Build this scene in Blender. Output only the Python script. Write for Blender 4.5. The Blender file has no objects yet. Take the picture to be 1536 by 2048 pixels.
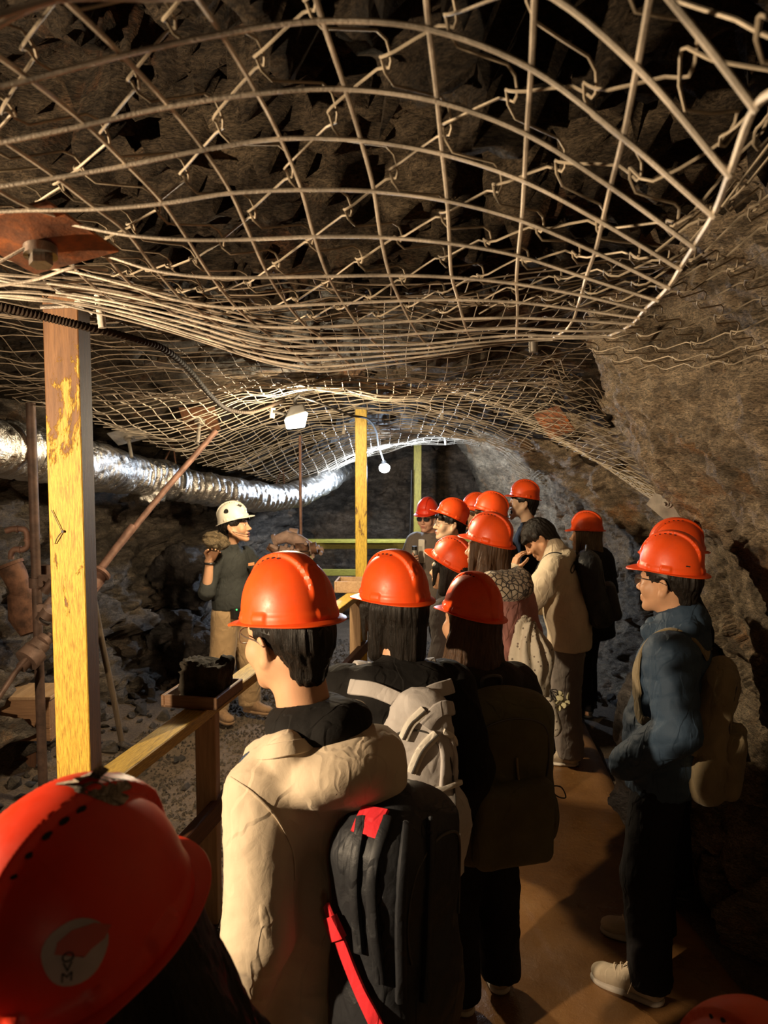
import bpy, bmesh, math, random
import numpy as np
from mathutils import Vector, Matrix, Euler
random.seed(7); rng = np.random.default_rng(11)
C = bpy.context.scene.collection
PI = math.pi

# ------------------------------------------------------------------ camera, world, lights, exposure
SC = bpy.context.scene
F, CX, CY, CAMZ, PITCH = 1500.0, 768.0, 1024.0, 2.05, math.radians(4.0)
cam_d = bpy.data.cameras.new('camera'); cam = bpy.data.objects.new('camera', cam_d); C.objects.link(cam)
cam.location = (0, 0, CAMZ); cam.rotation_euler = (PI/2 - PITCH, 0, 0)
cam_d.sensor_fit = 'VERTICAL'; cam_d.sensor_height = 24.0; cam_d.lens = 24.0*F/2048.0
cam_d.clip_start = 0.02
cam_d.dof.use_dof = True; cam_d.dof.focus_distance = 2.6; cam_d.dof.aperture_fstop = 5.0
SC.camera = cam
world = bpy.data.worlds.new('world'); SC.world = world; world.use_nodes = True
world.node_tree.nodes['Background'].inputs[0].default_value = (1.0, 0.85, 0.65, 1)
world.node_tree.nodes['Background'].inputs[1].default_value = 0.004
SC.view_settings.view_transform = 'Standard'; SC.view_settings.look = 'None'
SC.view_settings.gamma = 1.0; SC.view_settings.use_curve_mapping = False
SC.view_settings.exposure = 0.0

def spot(name, loc, aim, power, col, size, blend, rad):
    d = bpy.data.lights.new(name, 'SPOT'); d.energy = power; d.color = col
    d.spot_size = math.radians(size); d.spot_blend = blend; d.shadow_soft_size = rad
    o = bpy.data.objects.new(name, d); C.objects.link(o); o.location = loc
    o.rotation_euler = (Vector(aim)-Vector(loc)).to_track_quat('-Z', 'Y').to_euler()
    return o
def point(name, loc, power, col, rad):
    d = bpy.data.lights.new(name, 'POINT'); d.energy = power; d.color = col; d.shadow_soft_size = rad
    o = bpy.data.objects.new(name, d); C.objects.link(o); o.location = loc
    return o
WARM = (1.0, 0.755, 0.49)
spot('work_light_beam', (-2.1, 0.62, 2.0), (0.3, 2.75, 1.3), 540.0, WARM, 126, 0.62, 0.035)
point('fill_light_behind', (0.5, -1.3, 1.7), 4.0, WARM, 0.15)  # added fill light behind the camera, lifts the shadows

# ------------------------------------------------------------------ helpers
CAM = np.array([0.0, 0.0, CAMZ])
def ray(px, py):
    u = (px-CX)/F; v = (CY-py)/F; c, s = math.cos(PITCH), math.sin(PITCH)
    return np.array([u, c+v*s, -s+v*c])
def at(px, py, Y):
    r = ray(px, py); return CAM + r*(Y/r[1])
def onz(px, py, z=0.0):
    r = ray(px, py); return CAM + r*((z-CAMZ)/r[2])

def mesh_np(name, v, f):
    v = np.asarray(v, np.float32); f = np.asarray(f, np.int32)
    me = bpy.data.meshes.new(name); k = f.shape[1]
    me.vertices.add(len(v)); me.vertices.foreach_set('co', v.ravel())
    me.loops.add(f.size); me.loops.foreach_set('vertex_index', f.ravel())
    me.polygons.add(len(f)); me.polygons.foreach_set('loop_start', np.arange(0, f.size, k, dtype=np.int32))
    me.update(calc_edges=True)
    return me
def smooth(me, on=True):
    me.polygons.foreach_set('use_smooth', np.full(len(me.polygons), on)); me.update(); return me
def link(name, me, mat=None, parent=None, loc=None, rot=None, kind=None):
    o = bpy.data.objects.new(name, me); C.objects.link(o)
    if mat is not None and len(me.materials) == 0: me.materials.append(mat)
    if parent is not None: o.parent = parent
    if loc is not None: o.location = loc
    if rot is not None: o.rotation_euler = rot
    if kind: o['kind'] = kind
    return o
def tag(o, label, cat, group=None):
    o['label'] = label; o['category'] = cat
    if group: o['group'] = group
    return o
def thing(name, label, cat, loc=(0, 0, 0), rot=(0, 0, 0), group=None):
    o = bpy.data.objects.new(name, None); C.objects.link(o); o.location = loc; o.rotation_euler = rot
    o.empty_display_size = 0.05
    return tag(o, label, cat, group)
class MB:
    """collects arrays of verts and faces (quads; triangles repeat a corner index pair)"""
    def __init__(s): s.v = []; s.q = []; s.t = []; s.n = 0
    def add(s, v, q=None, t=None):
        v = np.asarray(v, float).reshape(-1, 3)
        if q is not None and len(q): s.q.append(np.asarray(q, int)+s.n)
        if t is not None and len(t): s.t.append(np.asarray(t, int)+s.n)
        s.v.append(v); s.n += len(v)
    def me(s, name, sm=True):
        v = np.concatenate(s.v)
        q = np.concatenate(s.q) if s.q else np.zeros((0, 4), int)
        t = np.concatenate(s.t) if s.t else np.zeros((0, 3), int)
        me = bpy.data.meshes.new(name)
        me.vertices.add(len(v)); me.vertices.foreach_set('co', v.astype(np.float32).ravel())
        idx = np.concatenate([q.ravel(), t.ravel()]).astype(np.int32)
        me.loops.add(len(idx)); me.loops.foreach_set('vertex_index', idx)
        st = np.concatenate([np.arange(len(q))*4, len(q)*4+np.arange(len(t))*3]).astype(np.int32)
        me.polygons.add(len(st)); me.polygons.foreach_set('loop_start', st)
        me.update(calc_edges=True)
        smooth(me, sm)
        if sm: me.set_sharp_from_angle(angle=math.radians(42))
        return me
    def box(s, c, h, R=None):
        v = np.array([[x, y, z] for x in (-1, 1) for y in (-1, 1) for z in (-1, 1)], float)*np.asarray(h)
        if R is not None: v = v @ np.asarray(R).T
        s.add(v+np.asarray(c), [[0, 1, 3, 2], [4, 6, 7, 5], [0, 4, 5, 1], [2, 3, 7, 6], [0, 2, 6, 4], [1, 5, 7, 3]])
    def tube(s, pts, r, n=6, caps=True):
        v, q = tube_np(pts, r, n); s.add(v, q)
        if caps:
            m = len(np.asarray(pts)); b = s.n-len(v)
            for k in (0, m-1):
                ring = b+k*n+np.arange(n)
                tri = [[ring[0], ring[i+1], ring[i]] if k == 0 else [ring[0], ring[i], ring[i+1]] for i in range(1, n-1)]
                s.t.append(np.array(tri))
    def disc(s, c, ax, r, h, n=24):
        ax = np.asarray(ax, float); ax /= np.linalg.norm(ax)
        s.tube([np.asarray(c)-ax*h/2, np.asarray(c)+ax*h/2], r, n)
def frame_of(t):
    t = t/np.linalg.norm(t); a = np.array([0, 0, 1.0]) if abs(t[2]) < 0.9 else np.array([1.0, 0, 0])
    u = np.cross(a, t); u /= np.linalg.norm(u); return u, np.cross(t, u)
def tube_np(pts, r, n=6):
    p = np.asarray(pts, float); m = len(p)
    T = np.gradient(p, axis=0) if m > 2 else np.repeat((p[1]-p[0])[None], 2, 0)
    T /= np.linalg.norm(T, axis=1)[:, None]+1e-12
    u, _ = frame_of(T[0]); U = np.zeros_like(p)
    for i in range(m):
        u = u-T[i]*np.dot(u, T[i]); l = np.linalg.norm(u)
        if l < 1e-6: u, _ = frame_of(T[i])
        else: u = u/l
        U[i] = u
    W = np.cross(T, U); a = np.arange(n)*2*PI/n; r = np.broadcast_to(np.asarray(r, float), (m,))
    ring = (U[:, None]*np.cos(a)[None, :, None] + W[:, None]*np.sin(a)[None, :, None])*r[:, None, None] + p[:, None]
    i = np.arange(m-1)[:, None]*n; j = np.arange(n)[None]; j2 = (j+1) % n
    q = np.stack([i+j, i+j2, i+n+j2, i+n+j], -1).reshape(-1, 4)
    return ring.reshape(-1, 3), q
def spline(pts, k=6):
    p = np.asarray(pts, float); n = len(p)
    if n < 3: 
        return p[0]+(p[-1]-p[0])*np.linspace(0, 1, k+1)[:, None]
    P = np.vstack([2*p[0]-p[1], p, 2*p[-1]-p[-2]]); out = []
    t = np.linspace(0, 1, k, endpoint=False)[:, None]
    for i in range(1, n):
        a, b, c, d = P[i-1], P[i], P[i+1], P[i+2]
        out.append(0.5*((2*b)+(c-a)*t+(2*a-5*b+4*c-d)*t*t+(3*b-a-3*c+d)*t**3))
    out.append(p[-1:]); return np.concatenate(out)
def bevel_me(me, w, seg=2):
    bm = bmesh.new(); bm.from_mesh(me)
    bmesh.ops.bevel(bm, geom=bm.edges[:], offset=w, segments=seg, affect='EDGES', profile=0.6, clamp_overlap=True)
    bm.to_mesh(me); bm.free(); return me
def beam(a, b, w, h, up=(0, 0, 1), bev=0.004):
    """solid timber from a to b, w wide, h tall"""
    a = np.asarray(a, float); b = np.asarray(b, float); t = b-a; L = np.linalg.norm(t); t /= L
    up = np.asarray(up, float); s = np.cross(t, up); s /= np.linalg.norm(s); u = np.cross(s, t)
    m = MB(); m.box((0, 0, 0), (w/2, L/2, h/2)); me = m.me('beam', False)
    bevel_me(me, bev, 1)
    M = Matrix(((s[0], t[0], u[0], 0), (s[1], t[1], u[1], 0), (s[2], t[2], u[2], 0), (0, 0, 0, 1)))
    M.translation = Vector((a+b)/2)
    return me, M
def add_beam(name, a, b, w, h, mat, parent=None, up=(0, 0, 1), bev=0.004):
    me, M = beam(a, b, w, h, up, bev); o = link(name, me, mat)
    if parent is not None:
        o.parent = parent; o.matrix_basis = Matrix.Translation(parent.location).inverted() @ M if parent.rotation_euler[2] == 0 else (parent.matrix_basis.inverted() @ M)
    else: o.matrix_basis = M
    return o

# ---- noise
def _hash(ix, iy, iz, s):
    h = (ix.astype(np.uint32)*np.uint32(374761393) + iy.astype(np.uint32)*np.uint32(668265263) + iz.astype(np.uint32)*np.uint32(2147483647-1) * np.uint32(3) + np.uint32((s*974711) & 0xffffffff))
    h = (h ^ (h >> np.uint32(13)))*np.uint32(1274126177); h = h ^ (h >> np.uint32(16)); h = h*np.uint32(2246822519)
    return ((h ^ (h >> np.uint32(15))) & np.uint32(0xffffff)).astype(np.float32)/np.float32(0xffffff)
def vnoise(p, s=0):
    p = np.asarray(p, np.float32); i = np.floor(p).astype(np.int64); f = p-i; f = f*f*f*(f*(f*6-15)+10); r = 0
    for a in (0, 1):
        for b in (0, 1):
            for c in (0, 1):
                w = (f[:, 0] if a else 1-f[:, 0])*(f[:, 1] if b else 1-f[:, 1])*(f[:, 2] if c else 1-f[:, 2])
                r = r + w*_hash(i[:, 0]+a, i[:, 1]+b, i[:, 2]+c, s)
    return r*2-1
def fbm(p, o=4, s=0, g=0.5):
    r = 0; a = 1.0; p = np.asarray(p, np.float32)
    for k in range(o): r = r+a*vnoise(p*(2.03**k), s+k); a *= g
    return r
def facets(p, scale, s=0, tilt=0.6):
    """angular fracture relief: each voronoi cell is a tilted plane; returns (height/scale, border distance)"""
    q = np.asarray(p, np.float32)/scale; i = np.floor(q).astype(np.int64)
    best = np.full(len(q), 9e9, np.float32); sec = best.copy(); h = np.zeros(len(q), np.float32)
    for a in (-1, 0, 1):
        for b in (-1, 0, 1):
            for c in (-1, 0, 1):
                x, y, z = i[:, 0]+a, i[:, 1]+b, i[:, 2]+c
                o = np.stack([x+_hash(x, y, z, s), y+_hash(x, y, z, s+1), z+_hash(x, y, z, s+2)], 1).astype(np.float32)
                dv = q-o; d = (dv*dv).sum(1)
                g = np.stack([_hash(x, y, z, s+3)-.5, _hash(x, y, z, s+4)-.5, _hash(x, y, z, s+5)-.5], 1)*2*tilt
                hh = (dv*g).sum(1)+(_hash(x, y, z, s+6)-.5)
                m = d < best; sec = np.where(m, best, np.minimum(sec, d)); h = np.where(m, hh, h); best = np.where(m, d, best)
    return h, np.sqrt(sec)-np.sqrt(best)
def tps(pts, vals, lam=1e-4):
    P = np.asarray(pts, float); n = len(P); V = np.asarray(vals, float)
    def phi(a, b):
        r2 = ((a[:, None]-b[None])**2).sum(-1); return 0.5*r2*np.log(r2+1e-12)
    A = np.zeros((n+3, n+3)); A[:n, :n] = phi(P, P)+lam*np.eye(n); A[:n, n] = 1; A[:n, n+1:] = P; A[n, :n] = 1; A[n+1:, :n] = P.T
    w = np.linalg.solve(A, np.concatenate([V, np.zeros(3)]))
    def f(Q):
        Q = np.asarray(Q, float).reshape(-1, 2); out = np.zeros(len(Q))
        for k in range(0, len(Q), 20000):
            q = Q[k:k+20000]; out[k:k+20000] = phi(q, P) @ w[:n] + w[n] + q @ w[n+1:]
        return out
    return f

# ---- implicit surfaces
def smin(a, b, k):
    if k <= 0: return np.minimum(a, b)
    h = np.maximum(k-np.abs(a-b), 0)/k; return np.minimum(a, b)-h*h*k*0.25
def rotm(e): return np.array(Euler(e).to_matrix())
class Sdf:
    def __init__(s, k=0.02): s.ops = []; s.k = k; s.lo = np.full(3, 9e9); s.hi = -s.lo
    def _bb(s, lo, hi): s.lo = np.minimum(s.lo, lo); s.hi = np.maximum(s.hi, hi)
    def cap(s, a, b, ra, rb=None, k=None, sc=(1, 1, 1), sub=False):
        rb = ra if rb is None else rb; a = np.asarray(a, np.float32); b = np.asarray(b, np.float32); sc = np.asarray(sc, np.float32)
        if not sub: s._bb(np.minimum(a-ra*sc, b-rb*sc), np.maximum(a+ra*sc, b+rb*sc))
        def f(P):
            m = float(sc.min()); p = P/sc; A = a/sc; d = b/sc-A; L = float((d*d).sum())+1e-9; q = p-A
            h = np.clip((q @ d)/L, 0, 1); q -= h[:, None]*d
            return (np.sqrt((q*q).sum(1))-(ra+(rb-ra)*h))*m
        s.ops.append((f, s.k if k is None else k, sub)); return s
    def ell(s, c, r, rot=None, k=None, sub=False):
        c = np.asarray(c, np.float32); r = np.asarray(r, np.float32); R = None if rot is None else rotm(rot).astype(np.float32)
        if not sub: m = r if R is None else np.sqrt((R**2) @ (r**2)); s._bb(c-m, c+m)
        def f(P):
            q = P-c
            if R is not None: q = q @ R
            q = q/r; k0 = np.sqrt((q*q).sum(1)); q = q/r; k1 = np.sqrt((q*q).sum(1))+1e-6
            return k0*(k0-1)/k1
        s.ops.append((f, s.k if k is None else k, sub)); return s
    def box(s, c, h, rd=0.02, rot=None, k=None, sub=False):
        c = np.asarray(c, np.float32); h = np.asarray(h, np.float32); R = None if rot is None else rotm(rot).astype(np.float32)
        if not sub: m = h if R is None else np.abs(R) @ h; s._bb(c-m, c+m)
        def f(P):
            q = P-c
            if R is not None: q = q @ R
            q = np.abs(q)-(h-rd); o = np.maximum(q, 0)
            return np.sqrt((o*o).sum(1))+np.minimum(q.max(1), 0)-rd
        s.ops.append((f, s.k if k is None else k, sub)); return s
    def chain(s, pts, rs, k=None, sc=(1, 1, 1)):
        for i in range(len(pts)-1): s.cap(pts[i], pts[i+1], rs[i], rs[i+1], k, sc)
        return s
    def ev(s, P):
        P = np.asarray(P, np.float32); d = None
        for f, k, sub in s.ops:
            v = f(P)
            if d is None: d = v
            elif sub: d = -smin(-d, v, k)
            else: d = smin(d, v, k)
        return d
    def mesh(s, h, name='mesh', zmin=None, zmax=None, noise=None):
        lo = s.lo-2.5*h; hi = s.hi+2.5*h
        if zmin is not None: lo[2] = max(lo[2], zmin-2*h)
        if zmax is not None: hi[2] = min(hi[2], zmax+2*h)
        n = np.ceil((hi-lo)/h).astype(int)+1
        ax = [lo[i]+h*np.arange(n[i]) for i in range(3)]
        P = np.stack(np.meshgrid(*ax, indexing='ij'), -1).reshape(-1, 3).astype(np.float32)
        d = np.concatenate([s.ev(P[k:k+400000]) for k in range(0, len(P), 400000)])
        if zmin is not None: d = np.maximum(d, zmin-P[:, 2])
        if zmax is not None: d = np.maximum(d, P[:, 2]-zmax)
        v, q = surfnet(d.reshape(n), lo, h)
        return smooth(mesh_np(name, v, q))
    def cast(s, o, D, off=0.0):
        D = np.asarray(D, np.float32); D /= np.linalg.norm(D, axis=1)[:, None]; P = np.repeat(np.asarray(o, np.float32)[None], len(D), 0)
        for _ in range(60): P = P+D*np.clip(s.ev(P)*.8, -.02, .3)[:, None]
        ok = s.ev(P) < .012; P = P[ok] if ok.sum() > 3 else P[:0]      # rays that miss the surface are left out
        return s.proj(P, off, 2)
    def proj(s, P, off=0.0, it=5):
        P = np.asarray(P, np.float32).copy(); e = 0.004; N = P*0
        if len(P) == 0: return P, N
        for _ in range(it):
            d = s.ev(P); N = np.stack([s.ev(P+np.eye(3, dtype=np.float32)[i]*e)-d for i in range(3)], 1)
            N /= np.linalg.norm(N, axis=1)[:, None]+1e-9; P = P-N*(d-off)[:, None]
        return P, N
def surfnet(v, lo, h):
    n = np.array(v.shape); ins = v < 0
    c = np.zeros(n-1, np.int8)
    for a in (0, 1):
        for b in (0, 1):
            for g in (0, 1): c += ins[a:n[0]-1+a, b:n[1]-1+b, g:n[2]-1+g]
    act = np.argwhere((c > 0) & (c < 8)); idx = np.full(n-1, -1, np.int64); idx[tuple(act.T)] = np.arange(len(act))
    pos = np.zeros((len(act), 3)); cnt = np.zeros(len(act))
    cr = [(a, b, g) for a in (0, 1) for b in (0, 1) for g in (0, 1)]
    for A in cr:
        for ax in range(3):
            if A[ax]: continue
            B = list(A); B[ax] = 1
            va = v[tuple((act+A).T)]; vb = v[tuple((act+B).T)]; m = (va < 0) != (vb < 0)
            t = np.where(m, va/(va-vb+1e-20), 0); p = np.array(A, float)[None]+np.zeros((len(act), 3)); p[:, ax] += t
            pos += p*m[:, None]; cnt += m
    pos = (act+pos/cnt[:, None])*h+lo
    quads = []
    for ax in range(3):
        u, w = (ax+1) % 3, (ax+2) % 3
        sl0 = [slice(None)]*3; sl1 = [slice(None)]*3; sl0[ax] = slice(0, -1); sl1[ax] = slice(1, None)
        a = ins[tuple(sl0)]; b = ins[tuple(sl1)]; e = np.argwhere(a != b)
        e = e[(e[:, u] > 0) & (e[:, w] > 0) & (e[:, u] < n[u]-1) & (e[:, w] < n[w]-1)]
        du = np.zeros(3, int); du[u] = 1; dw = np.zeros(3, int); dw[w] = 1
        q = np.stack([idx[tuple((e-du-dw).T)], idx[tuple((e-dw).T)], idx[tuple(e.T)], idx[tuple((e-du).T)]], 1)
        fl = ~a[tuple(e.T)]; q[fl] = q[fl][:, ::-1]; quads.append(q)
    return pos, np.concatenate(quads)
def vn(me):
    n = len(me.vertices); co = np.zeros(n*3, np.float32); me.vertices.foreach_get('co', co)
    no = np.zeros(n*3, np.float32); me.vertex_normals.foreach_get('vector', no)
    return co.reshape(-1, 3), no.reshape(-1, 3)
def displace(me, fn):
    co, no = vn(me); d = fn(co, no); co = co+no*np.asarray(d, np.float32)[:, None]
    me.vertices.foreach_set('co', co.ravel()); me.update(); return me
def join_me(name, mes):
    bm = bmesh.new()
    for m in mes: bm.from_mesh(m)
    out = bpy.data.meshes.new(name); bm.to_mesh(out); bm.free(); return smooth(out)
def xform(me, M):
    me.transform(M); me.update(); return me
def ribbon(path, nrm, w, th):
    """flat strap along path with surface normals nrm"""
    p = np.asarray(path, float); T = np.gradient(p, axis=0); T /= np.linalg.norm(T, axis=1)[:, None]+1e-9
    S = np.cross(T, nrm); S /= np.linalg.norm(S, axis=1)[:, None]+1e-9
    w = np.broadcast_to(np.asarray(w, float), (len(p),))[:, None]
    prof = [(-1, 0), (-.9, 1), (-.55, 1.25), (.55, 1.25), (.9, 1), (1, 0), (.9, -.6), (-.9, -.6)]
    k = len(prof); ring = np.stack([p+S*w/2*a+nrm*th*b for a, b in prof], 1)
    i = np.arange(len(p)-1)[:, None]*k; j = np.arange(k)[None]; j2 = (j+1) % k
    q = np.stack([i+j, i+k+j, i+k+j2, i+j2], -1).reshape(-1, 4)
    m = MB(); m.add(ring.reshape(-1, 3), q, [[0, 1, 2], [0, 2, 3], [0, 3, 4], [0, 4, 5]])
    return m.me('ribbon')

# ------------------------------------------------------------------ materials
class NT:
    def __init__(s, name):
        s.m = bpy.data.materials.new(name); s.m.use_nodes = True; s.t = s.m.node_tree; s.b = s.t.nodes['Principled BSDF']
        s.co = s.t.nodes.new('ShaderNodeTexCoord').outputs['Object']
    def n(s, ty, **kw):
        d = s.t.nodes.new('ShaderNode'+ty)
        for k, v in kw.items(): setattr(d, k, v)
        return d
    def L(s, a, b): s.t.links.new(a, b)
    def mapping(s, scale=(1, 1, 1), rot=(0, 0, 0)):
        m = s.n('Mapping'); m.inputs['Scale'].default_value = scale; m.inputs['Rotation'].default_value = rot; s.L(s.co, m.inputs['Vector']); return m.outputs[0]
    def noise(s, scale, detail=4, rough=0.6, vec=None, dist=0.0):
        x = s.n('TexNoise'); x.inputs['Scale'].default_value = scale; x.inputs['Detail'].default_value = detail; x.inputs['Roughness'].default_value = rough; x.inputs['Distortion'].default_value = dist
        s.L(vec if vec is not None else s.co, x.inputs['Vector']); return x.outputs['Fac']
    def ramp(s, fac, stops):
        r = s.n('ValToRGB'); e = r.color_ramp.elements
        while len(e) < len(stops): e.new(0.5)
        for i, (p, c) in enumerate(stops): e[i].position = p; e[i].color = (*c, 1) if len(c) == 3 else c
        s.L(fac, r.inputs[0]); return r.outputs[0]
    def mix(s, a, b, fac, mode='MIX'):
        x = s.n('Mix', data_type='RGBA', blend_type=mode)
        for sock, v in ((x.inputs[0], fac), (x.inputs[6], a), (x.inputs[7], b)):
            if isinstance(v, (int, float)): sock.default_value = v
            elif isinstance(v, tuple): sock.default_value = (*v, 1)
            else: s.L(v, sock)
        return x.outputs[2]
    def bump(s, h, strength=0.3, dist=0.01, prev=None):
        b = s.n('Bump'); b.inputs['Strength'].default_value = strength; b.inputs['Distance'].default_value = dist; s.L(h, b.inputs['Height'])
        if prev is not None: s.L(prev, b.inputs['Normal'])
        s.L(b.outputs[0], s.b.inputs['Normal']); return b.outputs[0]
    def set(s, **kw):
        for k, v in kw.items():
            i = s.b.inputs[k]
            if isinstance(v, (int, float)): i.default_value = v
            elif isinstance(v, tuple): i.default_value = (*v, 1) if i.type == 'RGBA' else v
            else: s.L(v, i)
        return s
def mat_cloth(name, col, rough=0.85, var=0.2, fine=900, st=0.25, spec=0.25, crease=1.0):
    t = NT(name); n = t.noise(6, 3); a = tuple(c*(1-var) for c in col); b = tuple(min(1, c*(1+var*.6)) for c in col)
    t.set(**{'Base Color': t.ramp(n, [(0.35, a), (0.65, b)]), 'Roughness': rough, 'Specular IOR Level': spec, 'Sheen Weight': 0.12 if max(col) > .1 else 0.0})
    p = t.bump(t.noise(28, 4, .55, dist=.6), .30*crease, .007)
    for rot, sc_ in (((.5, .4, .3), (5, 5, 2.2)), ((-.6, .2, -.4), (4, 7, 2.6))):
        cr = t.ramp(t.noise(1.6, 2.5, .5, t.mapping(sc_, rot), .35), [(.40, (.5, .5, .5)), (.485, (.85, .85, .85)), (.515, (.15, .15, .15)), (.60, (.5, .5, .5))]); p = t.bump(cr, .38*crease, .009, p)
    t.bump(t.noise(fine, 2), st, 0.0012, p); return t.m
def mat_plain(name, col, rough=0.5, metal=0.0, spec=0.5, bump=0.0, bscale=80, var=0.1):
    t = NT(name); n = t.noise(14, 3); a = tuple(c*(1-var) for c in col); b = tuple(min(1, c*(1+var)) for c in col)
    t.set(**{'Base Color': t.ramp(n, [(0.35, a), (0.65, b)]), 'Roughness': rough, 'Metallic': metal, 'Specular IOR Level': spec})
    if bump: t.bump(t.noise(bscale, 4), bump, 0.003)
    return t.m
def mat_emit(name, col, st):
    t = NT(name); t.set(**{'Base Color': col, 'Emission Color': col, 'Emission Strength': st}); return t.m
def mat_rock(name, dark, mid, light, stain=None, rot=(0.5, 0.3, 0.7), rough=0.6, fol=9.0, bs=1.0, st_amt=0.62, spec=0.4):
    t = NT(name); v = t.mapping((1, 1, 3.2), rot)
    n1 = t.noise(1.6, 6, .65, v, .4); n2 = t.noise(fol, 8, .7, v, .8); n3 = t.noise(38, 6, .7, v)
    c = t.ramp(n1, [(0.3, dark), (0.5, mid), (0.72, light)])
    c = t.mix(c, t.ramp(n2, [(0.36, (.25, .23, .22)), (0.62, (1.25, 1.2, 1.15))]), 0.75, 'MULTIPLY')
    if stain is not None:
        c = t.mix(c, stain, t.ramp(t.noise(2.3, 7, .7), [(st_amt-.06, (0, 0, 0)), (st_amt+.06, (.75, .75, .75))]))
    n4 = t.noise(75, 9, .78, v, .3); c = t.mix(c, t.ramp(n4, [(0.41, (.22, .21, .2)), (0.49, (.9, .88, .85)), (0.60, (1.7, 1.63, 1.52))]), .9, 'MULTIPLY')  # fine noise also darkens the colour, painting micro shadows between the grains
    r = t.n('MapRange'); r.inputs[1].default_value = .3; r.inputs[2].default_value = .7; r.inputs[3].default_value = rough-.22; r.inputs[4].default_value = rough+.22
    t.L(n3, r.inputs[0])
    t.set(**{'Base Color': c, 'Roughness': r.outputs[0], 'Specular IOR Level': spec})
    p = t.bump(n2, 1.0*bs, .07); p = t.bump(n3, 1.0*bs, .022, p); t.bump(n4, .8*bs, .010, p)
    return t.m
def mat_wood(name, c1, c2, axis='Z', rough=0.65, paint=None, chip=0.38, top=0.0):
    t = NT(name); sc = {'Z': (9, 9, .7), 'Y': (9, .7, 9), 'X': (.7, 9, 9)}[axis]
    v = t.mapping(sc); g = t.noise(7, 6, .65, v, .5); c = t.ramp(g, [(0.3, c1), (0.7, c2)])
    v2 = t.mapping(tuple(s*1.6 for s in sc)); g2 = t.noise(12, 5, .7, v2)
    if paint is not None:
        nz = t.noise(6, 8, .72, t.mapping(tuple(.55+s*.14 for s in sc)), .5)
        if top:
            sx = t.n('SeparateXYZ'); t.L(t.co, sx.inputs[0]); mr = t.n('MapRange', interpolation_type='SMOOTHSTEP'); mr.inputs[1].default_value = .45; mr.inputs[2].default_value = 1.15; mr.inputs[3].default_value = 0; mr.inputs[4].default_value = top; t.L(sx.outputs[1], mr.inputs[0])
            sb = t.n('Math', operation='SUBTRACT'); t.L(nz, sb.inputs[0]); t.L(mr.outputs[0], sb.inputs[1]); nz = sb.outputs[0]
        w = t.ramp(nz, [(chip-.02, (0, 0, 0)), (chip+.02, (1, 1, 1))])
        v3 = t.mapping(tuple(s*5 for s in sc)); g3 = t.noise(9, 6, .75, v3); pc = t.mix(tuple(.5*x for x in paint), paint, t.ramp(g2, [(0.34, (0, 0, 0)), (0.54, (1, 1, 1))])); pc = t.mix(pc, t.ramp(g3, [(.36, (.45, .40, .3)), (.55, (1, 1, 1))]), .8, 'MULTIPLY')
        c = t.mix(c, pc, w); t.set(**{'Base Color': c, 'Roughness': rough}); p = t.bump(w, .5, .004); t.bump(g2, .35, .004, p)
    else:
        t.set(**{'Base Color': c, 'Roughness': rough}); t.bump(g2, .35, .004)
    return t.m
M = {}
M['wire'] = mat_plain('galvanised_wire', (.50, .43, .34), .5, .25, .5, .3, 300, .35)
M['chain'] = mat_plain('dull_wire', (.34, .28, .20), .55, .2, .5, .2, 300, .3)
M['rock_r'] = mat_rock('brown_schist', (.19, .15, .105), (.42, .335, .235), (.62, .52, .385), (.46, .22, .075), (.6, .5, .4), .62)
M['rock_l'] = mat_rock('grey_slate', (.06, .054, .050), (.17, .145, .12), (.32, .27, .215), (.34, .18, .07), (.9, .35, .2), .5, 8, 1.0, .66)
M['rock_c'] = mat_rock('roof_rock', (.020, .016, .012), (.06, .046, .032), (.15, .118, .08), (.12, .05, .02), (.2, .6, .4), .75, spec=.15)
M['rock_b'] = mat_rock('far_rock', (.10, .08, .062), (.23, .185, .14), (.42, .35, .28), (.28, .15, .06), (.9, .35, .2), .55, 8, 1.0, .64)
M['slab'] = mat_rock('slate_slab', (.04, .038, .04), (.085, .078, .078), (.14, .125, .12), None, (1.1, .3, .2), .45, 6)
M['stone'] = mat_rock('loose_stone', (.04, .034, .028), (.11, .09, .07), (.24, .2, .155), None, (.3, .2, .1), .6, 6)
M['gravel'] = mat_rock('gravel_stone', (.05, .04, .03), (.13, .105, .078), (.30, .25, .19), None, (0, 0, 0), .6, 7)
t = NT('gravel_bed'); n = t.noise(3, 5); n2 = t.noise(70, 6, .75)
t.set(**{'Base Color': t.mix(t.ramp(n, [(0.35, (.085, .058, .036)), (0.7, (.14, .10, .066))]), t.ramp(n2, [(0.35, (.35, .33, .3)), (.7, (1.4, 1.35, 1.3))]), 1.0, 'MULTIPLY'), 'Roughness': .8})
t.bump(n2, .8, .02); M['bed'] = t.m
t = NT('wet_path'); n = t.noise(1.7, 6, .6); n2 = t.noise(24, 5, .65, None, .5)
t.set(**{'Base Color': t.ramp(n, [(0.3, (.10, .044, .013)), (.55, (.18, .088, .030)), (.75, (.25, .14, .06))]), 'Roughness': t.ramp(t.noise(3, 4), [(0.3, (.16,)*3), (.7, (.5,)*3)]), 'Specular IOR Level': .5})
p = t.bump(n2, .25, .012); t.bump(t.noise(140, 3), .2, .003, p); M['path'] = t.m
M['yellow'] = mat_wood('painted_yellow_wood', (.10, .045, .015), (.22, .11, .04), 'Y', .5, (.66, .44, .05), .38)
M['yellow_old'] = mat_wood('worn_yellow_paint', (.10, .04, .012), (.26, .12, .04), 'Y', .6, (.70, .43, .055), .35, .22)
M['brownpost'] = mat_wood('dark_treated_wood', (.05, .018, .006), (.11, .042, .014), 'Y', .7)
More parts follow.
